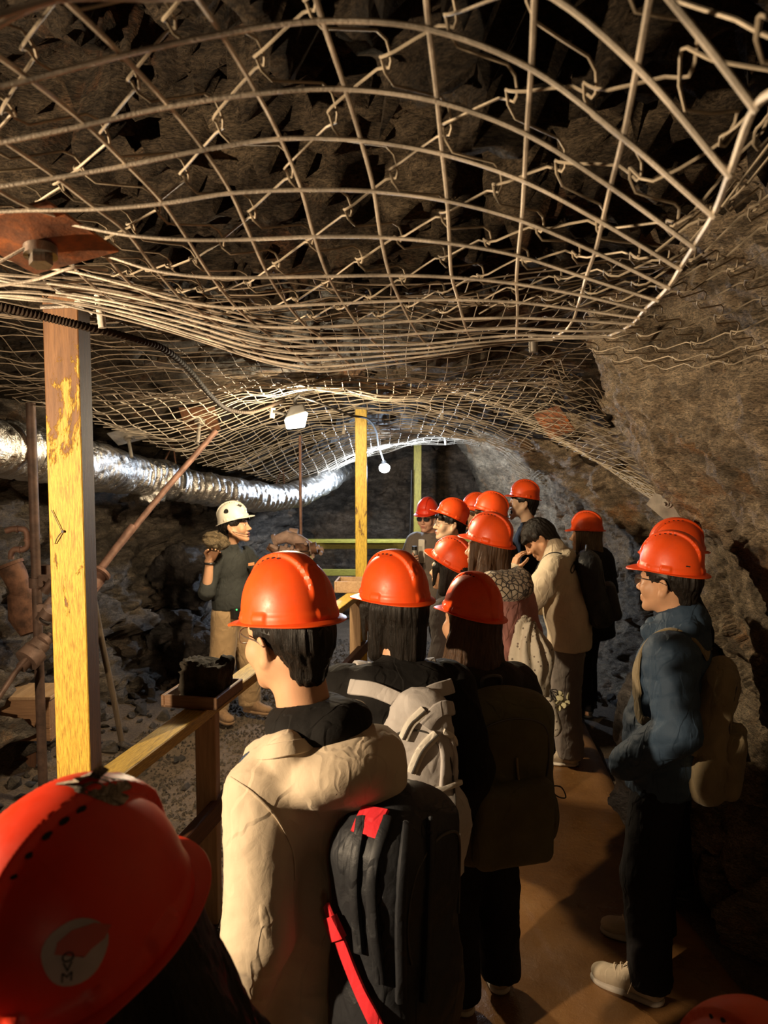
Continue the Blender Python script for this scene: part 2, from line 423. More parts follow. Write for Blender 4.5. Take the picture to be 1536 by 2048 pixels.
M['yellow_rail'] = mat_wood('yellow_rail_wood', (.20, .12, .03), (.35, .22, .06), 'Y', .38, (.50, .33, .055), .33)
M['tan_wood'] = mat_wood('tan_wood', (.26, .155, .075), (.42, .27, .145), 'Y', .6)
M['tray_wood'] = mat_wood('tray_wood', (.12, .06, .028), (.22, .12, .06), 'X', .55)
M['box_wood'] = mat_wood('old_board', (.16, .08, .035), (.30, .165, .08), 'X', .7)
M['far_yellow'] = mat_wood('far_yellow_wood', (.3, .22, .04), (.5, .38, .07), 'Y', .55, (.46, .37, .05), .33)
M['far_rail'] = mat_wood('far_rail_wood', (.2, .15, .03), (.4, .32, .07), 'Y', .55, (.36, .31, .045), .36)
M['rust'] = mat_plain('rusty_iron', (.115, .055, .032), .75, .35, .4, .6, 60, .5)
t = NT('rust_plate'); n = t.noise(16, 7, .7); t.set(**{'Base Color': t.ramp(n, [(0.3, (.05, .03, .022)), (.5, (.22, .085, .04)), (.7, (.50, .15, .035))]), 'Roughness': .65, 'Metallic': .3}); t.bump(n, .5, .004); M['plate'] = t.m
M['steel'] = mat_plain('worn_steel', (.30, .26, .22), .38, .85, .5, .3, 120, .3)
M['brownsteel'] = mat_plain('brown_steel', (.15, .095, .072), .5, .4, .5, .3, 90, .3)
M['greysteel'] = mat_plain('grey_plate_steel', (.28, .25, .21), .5, .5, .5, .3, 60, .25)
M['pipe'] = mat_plain('brown_pipe', (.085, .050, .036), .62, .3, .45, .4, 50, .35)
M['pinkpipe'] = mat_plain('primer_red_pipe', (.165, .088, .062), .65, .2, .4, .4, 60, .3)
M['blackrubber'] = mat_plain('black_rubber', (.018, .016, .014), .5, 0, .4)
M['hose'] = mat_plain('ribbed_hose', (.035, .025, .018), .85, 0, .1, .3, 60)
t = NT('duct_foil'); v = t.mapping((1, 1, 1)); n = t.noise(18, 5, .65, v, .6); t.set(**{'Base Color': (.72, .70, .67), 'Metallic': 1.0, 'Roughness': t.ramp(n, [(.3, (.24,)*3), (.7, (.48,)*3)])}); p = t.bump(n, .8, .02); t.bump(t.noise(70, 4, .6), .5, .006, p); M['foil'] = t.m
M['skin'] = None
def mat_skin(name, col):
    t = NT(name); n = t.noise(9, 4); a = tuple(c*.86 for c in col)
    t.set(**{'Base Color': t.ramp(n, [(.35, a), (.65, col)]), 'Roughness': .5, 'Subsurface Weight': .12, 'Subsurface Radius': (.02, .008, .004), 'Specular IOR Level': .35})
    t.b.inputs['Subsurface Scale'].default_value = .5
    t.bump(t.noise(260, 3), .12, .0015); return t.m
M['skin'] = mat_skin('skin_warm', (.60, .33, .19)); M['skin_pale'] = mat_skin('skin_pale', (.68, .44, .29)); M['skin_red'] = mat_skin('skin_ruddy', (.62, .33, .22))
def mat_hair(name, c1, c2):
    t = NT(name); v = t.mapping((60, 60, 3)); n = t.noise(2.2, 5, .7, v, .3)
    t.set(**{'Base Color': t.ramp(n, [(.3, c1), (.7, c2)]), 'Roughness': .42, 'Specular IOR Level': .28}); t.bump(n, .8, .006); return t.m
M['hair_black'] = mat_hair('black_hair', (.005, .004, .003), (.016, .011, .008))
M['hair_brown'] = mat_hair('brown_hair', (.035, .018, .009), (.11, .055, .026))
M['hair_light'] = mat_hair('ash_brown_hair', (.07, .045, .025), (.22, .15, .085))
def mat_helmet(name, col, scuff=.35):
    t = NT(name); n = t.noise(13, 6, .7); w = t.ramp(t.noise(30, 7, .75), [(.52, (0, 0, 0)), (.70, (1, 1, 1))])
    c = t.mix(col, tuple(.45*x+.02 for x in col), t.ramp(n, [(.48, (0, 0, 0)), (.75, (scuff,)*3)]))
    t.set(**{'Base Color': c, 'Roughness': t.ramp(t.noise(40, 5), [(.3, (.36,)*3), (.7, (.52,)*3)]), 'Specular IOR Level': .38, 'Subsurface Weight': .05})
    t.bump(t.noise(240, 3), .04, .001); return t.m
M['orange'] = mat_helmet('orange_plastic', (.84, .085, .010)); M['red'] = mat_helmet('red_plastic', (.74, .04, .010), .25); M['white_hat'] = mat_helmet('white_plastic', (.74, .68, .56), .3)
M['dark_hole'] = mat_plain('dark_hole', (.012, .006, .004), .8)
M['black_plastic'] = mat_plain('black_plastic', (.015, .014, .013), .4)
M['eye_white'] = mat_plain('eye_white', (.6, .55, .5), .2); M['iris'] = mat_plain('dark_iris', (.02, .012, .008), .15); M['lip'] = mat_skin('lip', (.42, .15, .11))
M['glass'] = None
t = NT('spectacle_glass'); t.set(**{'Base Color': (.5, .5, .5), 'Roughness': .05, 'Alpha': .13, 'IOR': 1.45}); M['glass'] = t.m
t = NT('tinted_glass'); t.set(**{'Base Color': (.02, .02, .022), 'Roughness': .08, 'Specular IOR Level': .7}); M['tint'] = t.m

# ------------------------------------------------------------------ tunnel shell
def rock_disp(s, a1=.10, a2=.07, a3=.03, st=(1, 1, 1), sc=.42):
    st = np.array(st, np.float32)
    def f(co, no):
        w = co + 0.10*np.stack([fbm(co*1.7, 3, s+50), fbm(co*1.7, 3, s+60), fbm(co*1.7, 3, s+70)], 1)
        h1, e1 = facets(w*st, sc, s, .9); h2, e2 = facets(w*st, sc*.36, s+20, .9); h3, _ = facets(w*st, sc*.15, s+40, .9)
        return a1*fbm(co*.9, 3, s+5) + a2*h1*1.3 + a3*h2*1.5 + a3*.45*h3 - .02*np.exp(-e1*14) - .006*np.exp(-e2*10) + .006*fbm(co*22, 3, s+9)
    return f
def schist(s, k=1.0):
    R = rotm((.75, .25, .35)).astype(np.float32)
    def f(co, no):
        q = co @ R; q = q+.12*np.stack([fbm(co*2, 3, s+50), fbm(co*2, 3, s+60), fbm(co*2, 3, s+70)], 1)
        h, e = facets(q*np.array([1, .55, 1.9], np.float32), .62, s, .9); h2, e2 = facets(q*np.array([1, .6, 2.2], np.float32), .21, s+20, .9)
        rg = (1-np.abs(vnoise(q*np.array([3, 1.6, 8], np.float32), s+3)))**2
        return k*(.10*fbm(co*.9, 3, s+5)+.085*h+.022*h2+.030*rg+.016*fbm(co*9, 4, s+8, .6)+.006*fbm(co*34, 3, s+11, .7)-.012*np.exp(-e*10))
    return f
def grid_me(name, us, vs, fn, flip=False):
    U, V = np.meshgrid(us, vs, indexing='ij'); P = fn(U.ravel(), V.ravel()); n, m = U.shape
    i = np.arange(n-1)[:, None]*m; j = np.arange(m-1)[None]
    q = np.stack([i+j, i+m+j, i+m+j+1, i+j+1], -1).reshape(-1, 4)
    if flip: q = q[:, ::-1]
    return smooth(mesh_np(name, P, q))

RW = [(-1.5, 0, 1.6), (-1.5, 1.2, 1.6), (-1.5, 2.0, 1.45), (-1.5, 2.6, 1.0), (-1.5, 3.2, .4),
      (.8, 0, 1.65), (.8, 1, 1.65), (.8, 1.8, 1.45), (.8, 2.3, 1.12), (.8, 2.75, .68), (.8, 3.2, .2),
      (2.2, 0, 1.85), (2.2, .8, 1.85), (2.2, 1.5, 1.68), (2.2, 2.0, 1.4), (2.2, 2.5, 1.08), (2.2, 2.9, .66), (2.2, 3.2, .3),
      (3.0, 0, 1.85), (3.0, .8, 1.8), (3.0, 1.5, 1.62), (3.0, 2.0, 1.33), (3.0, 2.5, 1.05), (3.0, 2.9, .76), (3.0, 3.2, .5),
      (3.6, 0, 1.88), (3.6, .6, 1.82), (3.6, 1.2, 1.72), (3.6, 1.5, 1.63), (3.6, 1.7, 1.52), (3.6, 1.86, 1.36), (3.6, 2.26, 1.13), (3.6, 2.59, .97), (3.6, 3.0, .8),
      (4.2, 0, 1.85), (4.2, .6, 1.75), (4.2, 1.2, 1.7), (4.2, 1.7, 1.75), (4.2, 2.2, 1.5), (4.2, 2.6, 1.25), (4.2, 3.0, .95),
      (5, 0, 2.02), (5, 1, 2.1), (5, 1.6, 2.02), (5, 2.1, 1.75), (5, 2.5, 1.4), (5, 3, 1.05),
      (6.4, 0, 2.02), (6.4, 1, 2.02), (6.4, 1.6, 1.88), (6.4, 2.1, 1.55), (6.4, 2.5, 1.15), (6.4, 3, .8),
      (8, 0, 1.95), (8, 1, 1.95), (8, 1.6, 1.8), (8, 2.1, 1.4), (8, 2.5, .95), (8, 3, .5),
      (9.5, 0, 1.7), (9.5, 1, 1.7), (9.5, 2, 1.3), (9.5, 3, .6), (12.3, 0, 1.5), (12.3, 1, 1.5), (12.3, 2, 1.3), (12.3, 3, .8)]
LW = [(-1.5, 0, -3.2), (-1.5, 1.5, -3.3), (-1.5, 3.2, -3.0), (1, 0, -3.1), (1, 1.5, -3.2), (1, 3.2, -2.8), (3, 0, -2.75), (3, 1, -2.85), (3, 2, -2.9), (3, 3.2, -2.4),
      (4.7, 0, -2.35), (4.7, 1, -2.55), (4.7, 2, -2.65), (4.7, 2.6, -2.4), (4.7, 3.2, -2.0), (6, 0, -2.3), (6, 1, -2.45), (6, 1.8, -2.6), (6, 2.4, -2.3), (6, 3.2, -1.7),
      (7.2, 0, -1.95), (7.2, 1, -2.1), (7.2, 1.7, -2.2), (7.2, 2.3, -1.9), (7.2, 3, -1.3), (8.5, 0, -1.45), (8.5, 1, -1.6), (8.5, 2, -1.6), (8.5, 3, -1.1),
      (10, 0, -1.3), (10, 1, -1.35), (10, 2, -1.3), (10, 3, -1.0), (12.3, 0, -1.3), (12.3, 1.5, -1.3), (12.3, 3, -1.1)]
fR = tps([(a, b) for a, b, c in RW], [c for a, b, c in RW], 1e-3); fL = tps([(a, b) for a, b, c in LW], [c for a, b, c in LW], 1e-3)
def seg(*parts): return np.unique(np.concatenate([np.arange(a, b, s) for a, b, s in parts]))
me = grid_me('wall_right', seg((-1.5, .8, .06), (.8, 4.7, .02), (4.7, 9.6, .035), (9.6, 12.3, .06)), np.arange(-.15, 3.2, .021), lambda u, v: np.stack([fR(np.stack([u, v], 1)), u, v], 1), True)
displace(me, schist(3)); link('wall_right', me, M['rock_r'], kind='structure')
me = grid_me('wall_left', seg((-1.5, 2.8, .08), (2.8, 9, .03), (9, 12.3, .06)), np.arange(-.15, 3.2, .03), lambda u, v: np.stack([fL(np.stack([u, v], 1)), u, v], 1), False)
displace(me, rock_disp(31, .09, .11, .055, (1.2, .75, 1.5), .45)); link('wall_left', me, M['rock_l'], kind='structure')
me = grid_me('wall_back', np.arange(-2.6, 2.8, .035), np.arange(-.15, 3.0, .035), lambda u, v: np.stack([u, 11.4+.25*(v-1)+.0*u, v], 1), False)
displace(me, schist(57, 1.6)); link('wall_back', me, M['rock_b'], kind='structure')

# ------------------------------------------------------------------ near welded mesh, traced wire by wire and set at its distance
ROWD = {-1: .53, 0: .61, 1: .71, 2: .82, 3: .92, 4: 1.0, 5: 1.09, 6: 1.2, 7: 1.33, 8: 1.43, 9: 1.53, 10: 1.63, 11: 1.73, 12: 1.83, 13: 1.93, 14: 2.03}
NODE = {
 'Z': {4: (-60, 427), 5: (-30, 440), 6: (20, 470), 7: (60, 532), 8: (90, 566), 9: (112, 585), 10: (135, 594), 11: (150, 602), 12: (166, 608), 13: (180, 613)},
 'Y': {3: (-60, 388), 4: (-10, 424), 5: (40, 437), 6: (112, 492), 7: (152, 545), 8: (190, 580), 9: (222, 603), 10: (248, 616), 11: (272, 630), 12: (292, 641), 13: (310, 650)},
 'C': {2: (-110, 305), 3: (-20, 377), 4: (58, 421), 5: (130, 447), 6: (203, 509), 7: (261, 573), 8: (310, 606), 9: (345, 630), 10: (376, 648), 11: (400, 665), 12: (420, 680), 13: (440, 692), 14: (455, 701)},
 'B': {1: (-130, 200), 2: (0, 286), 3: (105, 357), 4: (186, 419), 5: (252, 470), 6: (308, 541), 7: (362, 602), 8: (405, 632), 9: (440, 655), 10: (470, 675), 11: (490, 691), 12: (510, 706), 13: (525, 718), 14: (540, 727)},
 'A': {0: (-60, 85), 1: (51, 162), 2: (166, 252), 3: (249, 332), 4: (322, 408), 5: (372, 480), 6: (420, 555), 7: (469, 616), 8: (508, 652), 9: (540, 676), 10: (562, 692), 11: (582, 706), 12: (600, 720), 13: (612, 733), 14: (625, 743)},
 'D': {0: (117, 0), 1: (237, 113), 2: (333, 215), 3: (403, 301), 4: (459, 387), 5: (501, 479), 6: (536, 555), 7: (573, 612), 8: (610, 655), 9: (639, 677), 10: (652, 691), 11: (668, 705), 12: (683, 718), 13: (697, 730), 14: (708, 738)},
 'E': {0: (382, -8), 1: (437, 69), 2: (510, 188), 3: (558, 278), 4: (601, 380), 5: (627, 474), 6: (654, 553), 7: (684, 607), 8: (713, 650), 9: (734, 675), 10: (750, 690), 11: (763, 702), 12: (775, 711), 13: (785, 720), 14: (795, 727)},
 'F': {0: (608, -75), 1: (642, 42), 2: (688, 178), 3: (720, 281), 4: (747, 383), 5: (761, 475), 6: (778, 551), 7: (798, 602), 8: (818, 643), 9: (833, 668), 10: (849, 688), 11: (860, 696), 12: (868, 703), 13: (876, 709), 14: (884, 714)},
 'G': {0: (847, -62), 1: (857, 58), 2: (874, 203), 3: (884, 308), 4: (894, 402), 5: (899, 487), 6: (903, 555), 7: (915, 600), 8: (925, 638), 9: (932, 661), 10: (940, 678), 11: (948, 686), 12: (955, 692), 13: (960, 696), 14: (965, 699)},
 'H': {0: (1070, -25), 1: (1063, 138), 2: (1054, 269), 3: (1049, 363), 4: (1044, 442), 5: (1037, 512), 6: (1033, 568), 7: (1035, 605), 8: (1035, 636), 9: (1034, 657), 10: (1033, 671), 11: (1033, 679), 12: (1033, 683), 13: (1033, 685)},
 'I': {-1: (1310, -50), 0: (1276, 137), 1: (1248, 277), 2: (1223, 375), 3: (1206, 446), 4: (1192, 505), 5: (1174, 556), 6: (1164, 591), 7: (1155, 619), 8: (1148, 641), 9: (1134, 662), 10: (1120, 672), 11: (1110, 677), 12: (1105, 680)},
 'J': {-1: (1513, 223), 0: (1461, 355), 1: (1429, 435), 2: (1391, 497), 3: (1363, 540), 4: (1340, 577), 5: (1317, 602), 6: (1293, 622), 7: (1279, 637), 8: (1269, 649), 9: (1251, 661), 10: (1223, 674), 11: (1200, 677)},
}
def node(c, r): x, y = NODE[c][r]; return at(x, y, ROWD[r])
meshA = thing('welded_wire_mesh', 'large square welded wire mesh sagging under the roof nearest the viewer', 'wire mesh', loc=tuple(node('F', 7)))
OA = np.array(meshA.location)
COLS = 'ZYCBADEFGHIJ'; ALLN = []
def wire_part(name, pts, r, parent, origin, mat, n=6, k=6):
    m = MB(); m.tube(spline(np.asarray(pts)-origin, k), r, n); return link(name, m.me(name), mat, parent)
for r in range(0, 15):
    pts = [node(c, r) for c in COLS if r in NODE[c]]; ALLN += pts
    if r == 0: pts = [at(-140, 110, .61), at(-40, 70, .61)]+pts[1:]
    elif r <= 3: pts = [2*pts[0]-pts[1]]+pts
    wire_part('cross_wire', pts, .0026, meshA, OA, M['wire'])
wire_part('cross_wire', [at(1250, -112, .53), at(1342, 2, .53), at(1430, 112, .53), at(1513, 223, .53), ], .0026, meshA, OA, M['wire'])
wire_part('cross_wire', [at(-60, 48, .54), at(60, 12, .54), at(160, -20, .54), at(300, -60, .54)], .0026, meshA, OA, M['wire'])
for c in COLS:
    pts = [node(c, r)+np.array([0, 0, .0045]) for r in sorted(NODE[c])]
    if c in 'DEFGHI': pts = [2*pts[0]-pts[1]]+pts
    if c == 'J': pts = [at(1600, 170, .45)]+pts
    wire_part('long_wire', pts, .0026 if c != 'J' else .003, meshA, OA, M['wire'])
# bundle of overlapping wire ends at the left fold
for k in range(9):
    y0 = 548+k*6+rng.uniform(-3, 3); d0 = 1.35+.05*k
    wire_part('cross_wire', [at(-60, y0+rng.uniform(-14, 14), d0), at(60, y0+6+rng.uniform(-9, 9), d0+.02), at(180, y0+12+2*k, d0+.06), at(330, y0+40+3.2*k, d0+.12), at(520, y0+92+4*k, d0+.2), at(640, y0+112+4*k, d0+.24)], .0026, meshA, OA, M['wire'])
wire_part('cross_wire', [at(-30, 576, 1.22), at(70, 560, 1.22), at(150, 535, 1.2), at(215, 540, 1.25)], .0026, meshA, OA, M['wire'])
wire_part('cross_wire', [at(-20, 535, 1.1), at(25, 510, 1.1), at(60, 490, 1.1)], .0024, meshA, OA, M['wire'])

# ------------------------------------------------------------------ chain-link above the near mesh, strand by strand
CP = [(p[0], p[1], p[2]+.075) for p in ALLN]
for x, y, d in [(1520, 560, 1.55), (1430, 720, 2.0), (1240, 705, 2.1), (1330, 715, 2.05), (1536, 330, 1.1), (1560, 120, .8), (1400, 40, .7), (-100, 300, .85), (-80, 40, .6), (1200, 650, 1.8), (1350, 640, 1.75)]:
    p = at(x, y, d); CP.append((p[0], p[1], p[2]+.02))
CP = np.array(CP); fC = tps(CP[:, :2], CP[:, 2], 2e-3)
chain = thing('chain_link_netting', 'dull chain-link netting with twisted strands stretched above the square mesh', 'netting', loc=(0, 1.3, 2.5)); OCH = np.array(chain.location)
PW = .072; ys0 = .36; HY = .088
XS = [0.0]
for k in range(40):
    sl = (fC([[XS[-1]+.01, 1.5]])[0]-fC([[XS[-1]-.01, 1.5]])[0])/.02; XS.append(XS[-1]+PW/math.sqrt(1+min(sl*sl, 4)))
def strand(i, ph):
    x0 = i*PW if i < 0 else XS[i]; pts = []
    n = int((2.42-ys0)/HY)
    for j in range(n+1):
        y = ys0+j*HY; s = 1 if (j+ph) % 2 == 0 else -1
        x = x0+s*PW*.56; xs = x+.02*math.sin(y*2+1)+.1*(y-1.3)
        for dy, zz in ((-.030, .010*s), (-.008, .004*s), (.008, -.004*s), (.030, .008*s)): pts.append((xs-(s*PW*.2 if abs(dy) > .02 else 0), y+dy, zz))
    a = np.array(pts); a[:, 2] += fC(a[:, :2]); return a
for i in range(-13, 34):
    a = strand(i, i % 2)
    mx = np.where(a[:, 1] < 1.7, 1.0+.42*a[:, 1], 1.75)*.92
    lim = np.interp(a[:, 1], [.4, 1.0, 1.5, 1.9, 2.15, 2.42], [.62, .80, 1.02, 1.12, 1.04, .85]); a = a[(a[:, 0] < lim) & (a[:, 0] > -1.15)]
    # the loose skirt ends short of the fold on the left and runs on at the right
    a = a[a[:, 1] < np.interp(a[:, 0], [-1.2, -.3, .45, .6, 1.2], [1.6, 1.75, 1.75, 2.35, 2.4])]
    if len(a) < 6: continue
    wire_part('twisted_strand', a, .0018, chain, OCH, M['chain'], 5, 2)

# ------------------------------------------------------------------ roof surface and ceiling rock
RP = [(100, 545, 2.15), (400, 590, 2.15), (700, 590, 2.15), (1000, 585, 2.15), (1180, 560, 2.15),
      (-100, 640, 2.8), (0, 640, 2.8), (300, 645, 2.8), (600, 640, 2.8), (900, 645, 2.8), (1100, 630, 2.8),
      (-50, 740, 3.5), (150, 725, 3.5), (400, 720, 3.5), (700, 712, 3.5), (900, 715, 3.5), (1080, 690, 3.5),
      (0, 800, 4.3), (200, 800, 4.3), (450, 778, 4.3), (650, 770, 4.3), (900, 770, 4.3), (1050, 750, 4.3), (1150, 760, 4.3),
      (150, 850, 5), (300, 850, 5), (450, 808, 5), (600, 780, 5), (800, 786, 5), (1000, 795, 5), (1150, 840, 5),
      (250, 900, 6), (400, 895, 6), (550, 845, 6), (700, 815, 6), (900, 830, 6), (1000, 858, 6), (1120, 900, 6), (1220, 960, 6),
      (380, 955, 7), (470, 935, 7), (560, 895, 7), (700, 860, 7), (850, 860, 7), (950, 876, 7), (1080, 928, 7), (1180, 985, 7),
      (480, 985, 8), (560, 962, 8), (620, 938, 8), (700, 900, 8), (800, 884, 8), (900, 872, 8), (1000, 890, 8), (1100, 955, 8),
      (620, 965, 9.2), (700, 925, 9.2), (800, 898, 9.2), (900, 884, 9.2), (1000, 900, 9.2), (1080, 960, 9.2)]
R3 = np.array([at(x, y, d) for x, y, d in RP]); fRoof = tps(R3[:, :2], R3[:, 2], 4e-3)
def sst_(t): t = np.clip(t, 0, 1); return t*t*(3-2*t)
def ceil_z(x, y):
    z = fRoof(np.stack([x, y], 1)) + .13
    near = 2.86 + .22*np.clip(-x, -.5, 1.5) - .10*np.clip(x, 0, 2)**2
    w = np.clip((y-1.7)/.8, 0, 1); w = w*w*(3-2*w); z = near*(1-w)+z*w
    far = np.clip((y-9.3)/.8, 0, 1); return np.clip(z*(1-far)+(2.75)*far, 1.6, 3.6)
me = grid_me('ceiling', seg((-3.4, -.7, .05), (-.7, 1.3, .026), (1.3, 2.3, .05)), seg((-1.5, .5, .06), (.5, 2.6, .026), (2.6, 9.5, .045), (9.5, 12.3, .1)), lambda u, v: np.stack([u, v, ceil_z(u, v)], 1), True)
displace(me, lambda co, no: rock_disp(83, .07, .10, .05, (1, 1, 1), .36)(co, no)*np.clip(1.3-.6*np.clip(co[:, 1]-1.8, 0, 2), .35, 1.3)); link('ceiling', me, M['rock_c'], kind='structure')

M['dimwire'] = mat_plain('shade_dimmed_wire', (.20, .155, .11), .7, .1, .3, .2, 300, .3)  # darker wire colour that paints in the shade behind the first fold
# sheets of square mesh under the roof further in
def sheet(name, label, y0, y1, xa, xb, z0, sp=.1, r=.0026, wob=.018, seed=0, lift=0.0, mat=None):
    o = thing(name, label, 'wire mesh', loc=((xa(0)+xb(0))/2, (y0+y1)/2, 2.4), group=None); org = np.array(o.location)
    def Z(x, y): 
        p = np.stack([x, y, np.zeros_like(x)], 1); return fRoof(np.stack([x, y], 1))+lift+wob*fbm(p*2.6, 2, seed)+wob*.5*vnoise(p*7, seed+9)
    for nm in ('cross_wires', 'long_wires'):
        m = MB()
        if nm == 'cross_wires':
            for y in np.arange(y0, y1+.01, sp):
                t = (y-y0)/(y1-y0); x = np.arange(xa(t), xb(t)+.01, .05)
                if len(x) < 3: continue
                yy = y+.02*vnoise(np.stack([x*1.5, x*0+y, x*0], 1), seed+3); m.tube(np.stack([x, yy, Z(x, yy)], 1)-org, r, 4, False)
        else:
            xl = min(xa(0), xa(1), xa(.5)); xh = max(xb(0), xb(1), xb(.5))
            for x in np.arange(xl, xh+.01, sp):
                y = np.arange(y0, y1+.01, .05); t = (y-y0)/(y1-y0); ok = (x >= np.array([xa(q) for q in t])-.01) & (x <= np.array([xb(q) for q in t])+.01)
                y = y[ok]
                if len(y) < 3: continue
                xx = x+.02*vnoise(np.stack([y*1.5, y*0+x, y*0], 1), seed+5); m.tube(np.stack([xx, y, Z(xx, y)+.005], 1)-org, r, 4, False)
        link(nm, m.me(nm), mat or M['wire'], o, kind='stuff')
    return o
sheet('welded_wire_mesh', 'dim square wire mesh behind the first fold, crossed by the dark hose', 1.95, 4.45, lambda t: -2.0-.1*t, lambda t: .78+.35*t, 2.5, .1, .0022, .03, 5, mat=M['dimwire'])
sheet('welded_wire_mesh', 'rippled square mesh lit up around the hanging floodlight', 4.3, 7.1, lambda t: -2.05+.55*t, lambda t: 1.0+.35*t, 2.5, .1, .0034, .03, 15)
sheet('welded_wire_mesh', 'far square mesh arching over the white bulb at the tunnel end', 6.8, 9.25, lambda t: -1.45+.55*t, lambda t: .95+.2*t, 2.3, .1, .0045, .025, 25)

def chain_patch(name, label, quad, nu, nv, r, parent_loc, mat, bulge=.05, hexa=False):
    """diamond netting over a quad of four pixel/depth corners"""
    q = [at(*c) for c in quad]; org = np.array(parent_loc); m = MB()
    def S(u, v):
        p = (1-u)*(1-v)*q[0]+u*(1-v)*q[1]+u*v*q[2]+(1-u)*v*q[3]
        return p+np.array([-.5, -.5, -.2])*bulge*math.sin(PI*u)*math.sin(PI*v)+.012*np.array([math.sin(9*u+7*v), math.cos(8*v), math.sin(11*u)])
    for i in range(nu):
        pts = []
        for j in range(2*nv+1):
            s = .5 if (i+j) % 2 else -.5; u = (i+.5+s*1.06)/nu; v = j/(2*nv)
            if hexa: pts += [S(u, v-.12/nv), S(u, v+.12/nv)]
            else: pts.append(S(u, v))
        m.tube(np.array(pts)-org, r, 4, False)
    o = link(name, m.me(name), mat, loc=tuple(org)); return tag(o, label, 'netting')
chain_patch('chain_link_netting', 'chain-link skirt hanging at the bend of the right wall above the crowd', [(1085, 700, 3.3), (1210, 780, 3.6), (1225, 905, 4.3), (1080, 850, 4.3)], 8, 9, .0024, at(1150, 800, 3.8), M['chain'])
chain_patch('chain_link_netting', 'long sloping band of chain-link netting running down toward the blue jacket', [(870, 770, 4.4), (1110, 700, 3.6), (1400, 1075, 3.75), (1270, 960, 5.2)], 10, 24, .0022, at(1150, 880, 4.2), M['chain'], .06)
chain_patch('chain_link_netting', 'pale blue lit chain-link flap hanging by the far right wall', [(985, 885, 8.2), (1130, 925, 7.6), (1105, 975, 7.8), (1045, 968, 8.0)], 17, 9, .0042, at(1060, 935, 7.9), M['wire'], .04)
chain_patch('chicken_wire_netting', 'torn hexagonal chicken wire draped on the right wall', [(1135, 920, 7.2), (1255, 955, 6.2), (1250, 1000, 6.2), (1165, 1000, 6.8)], 12, 8, .0035, at(1200, 970, 6.6), M['wire'], .04, True)

# ------------------------------------------------------------------ floor
def gz(x, y):
    p = np.stack([x, y, x*0], 1); return .03*fbm(p*.9, 3, 3)+.012*fbm(p*5, 3, 5)+.30*np.clip((-1.65-x-.12*np.clip(6.2-y, 0, 3))/1.0, 0, 1)**1.3
me = grid_me('floor', np.arange(-3.6, 2.6, .05), np.arange(-1.5, 12.5, .05), lambda u, v: np.stack([u, v, gz(u, v)-.03], 1), True)
floor = link('floor', me, M['bed'], kind='structure')
FX0, FY0, FS = -.650, 3.75, .2
def fence_x(y): return FX0+FS*(y-FY0)
def path_fn(u, v):
    a = fence_x(v)+.34+.06*np.sin(v*1.7); b = np.interp(v, [-1.5, 2, 3.4, 5, 6.5, 9], [1.5, 1.5, 1.35, 1.5, 1.65, 1.5])
    x = a+(b-a)*u; e = np.minimum(u, 1-u); return np.stack([x, v, .028-.045*np.exp(-e*40)+.007*fbm(np.stack([x, v, x*0], 1)*2.2, 4, 8)], 1)
me = grid_me('path', np.linspace(0, 1, 60), np.arange(-1.5, 10.6, .06), path_fn, True)
path = link('path', me, M['path'], kind='structure')

STONES = []
for k in range(9):
    bm = bmesh.new(); r_ = np.random.default_rng(100+k)
    flat = [.45, .6, .35, .7, .5, .3, .55, .8, .4][k]
    for _ in range(14):
        v = r_.normal(size=3); v /= np.linalg.norm(v); bm.verts.new(v*np.array([1, .75, flat])*r_.uniform(.75, 1.05))
    bmesh.ops.convex_hull(bm, input=bm.verts[:]); 
    for v in [v for v in bm.verts if not v.link_faces]: bm.verts.remove(v)
    bmesh.ops.bevel(bm, geom=bm.edges[:], offset=.05, segments=1, affect='EDGES', clamp_overlap=True)
    sm_ = bpy.data.meshes.new('stone'); bm.to_mesh(sm_); bm.free(); sm_.materials.append(M['stone'] if k % 3 else M['slab']); STONES.append(sm_)
def stone(x, y, s, z=None, parent=None):
    o = bpy.data.objects.new('stone', STONES[rng.integers(9)]); C.objects.link(o); o.parent = parent if parent is not None else floor
    zz = float(gz(np.array([x]), np.array([y]))[0])-.03 if z is None else z
    o.location = (x, y, zz+s*.22); o.rotation_euler = (rng.uniform(-.5, .5), rng.uniform(-.5, .5), rng.uniform(0, 6.28)); o.scale = (s, s, s*rng.uniform(.7, 1.2)); return o
for k in range(190):      # rubble that has slid off the left wall and lies along its foot
    y = rng.uniform(3.6, 8.2); xw = float(fL(np.array([[y, .1]]))[0]); x = xw+.12+abs(rng.normal(0, .38)); stone(x, y, rng.choice([.035, .05, .07, .1], p=[.35, .35, .2, .1]))
for k in range(70):       # rubble at the foot of the right wall
    y = rng.uniform(3.2, 8.2); xw = float(fR(np.array([[y, .1]]))[0]); x = xw-.08-abs(rng.normal(0, .14)); stone(x, y, rng.choice([.03, .045, .065, .09], p=[.35, .35, .2, .1]), .02)
m = MB(); N = 15000       # the gravel too fine to single out
gy = rng.uniform(1.6, 8.6, N)**1.0; gx = fence_x(gy)+.38-np.abs(rng.uniform(0, 1.9, N)); gs = rng.uniform(.007, .017, N)*rng.choice([1, 1.5], N, p=[.85, .15]); gzv = gz(gx, gy)-.028
T4 = np.array([[1, 0, -.4], [-.5, .87, -.4], [-.5, -.87, -.4], [.2, .1, .75]]); ang = rng.uniform(0, 6.28, N); tl = rng.uniform(.5, 1.2, (N, 3))
v = T4[None]*tl[:, None]*gs[:, None, None]; ca, sa = np.cos(ang)[:, None], np.sin(ang)[:, None]
v = np.stack([v[..., 0]*ca-v[..., 1]*sa, v[..., 0]*sa+v[..., 1]*ca, v[..., 2]], -1)+np.stack([gx, gy, gzv+gs*.3], 1)[:, None]
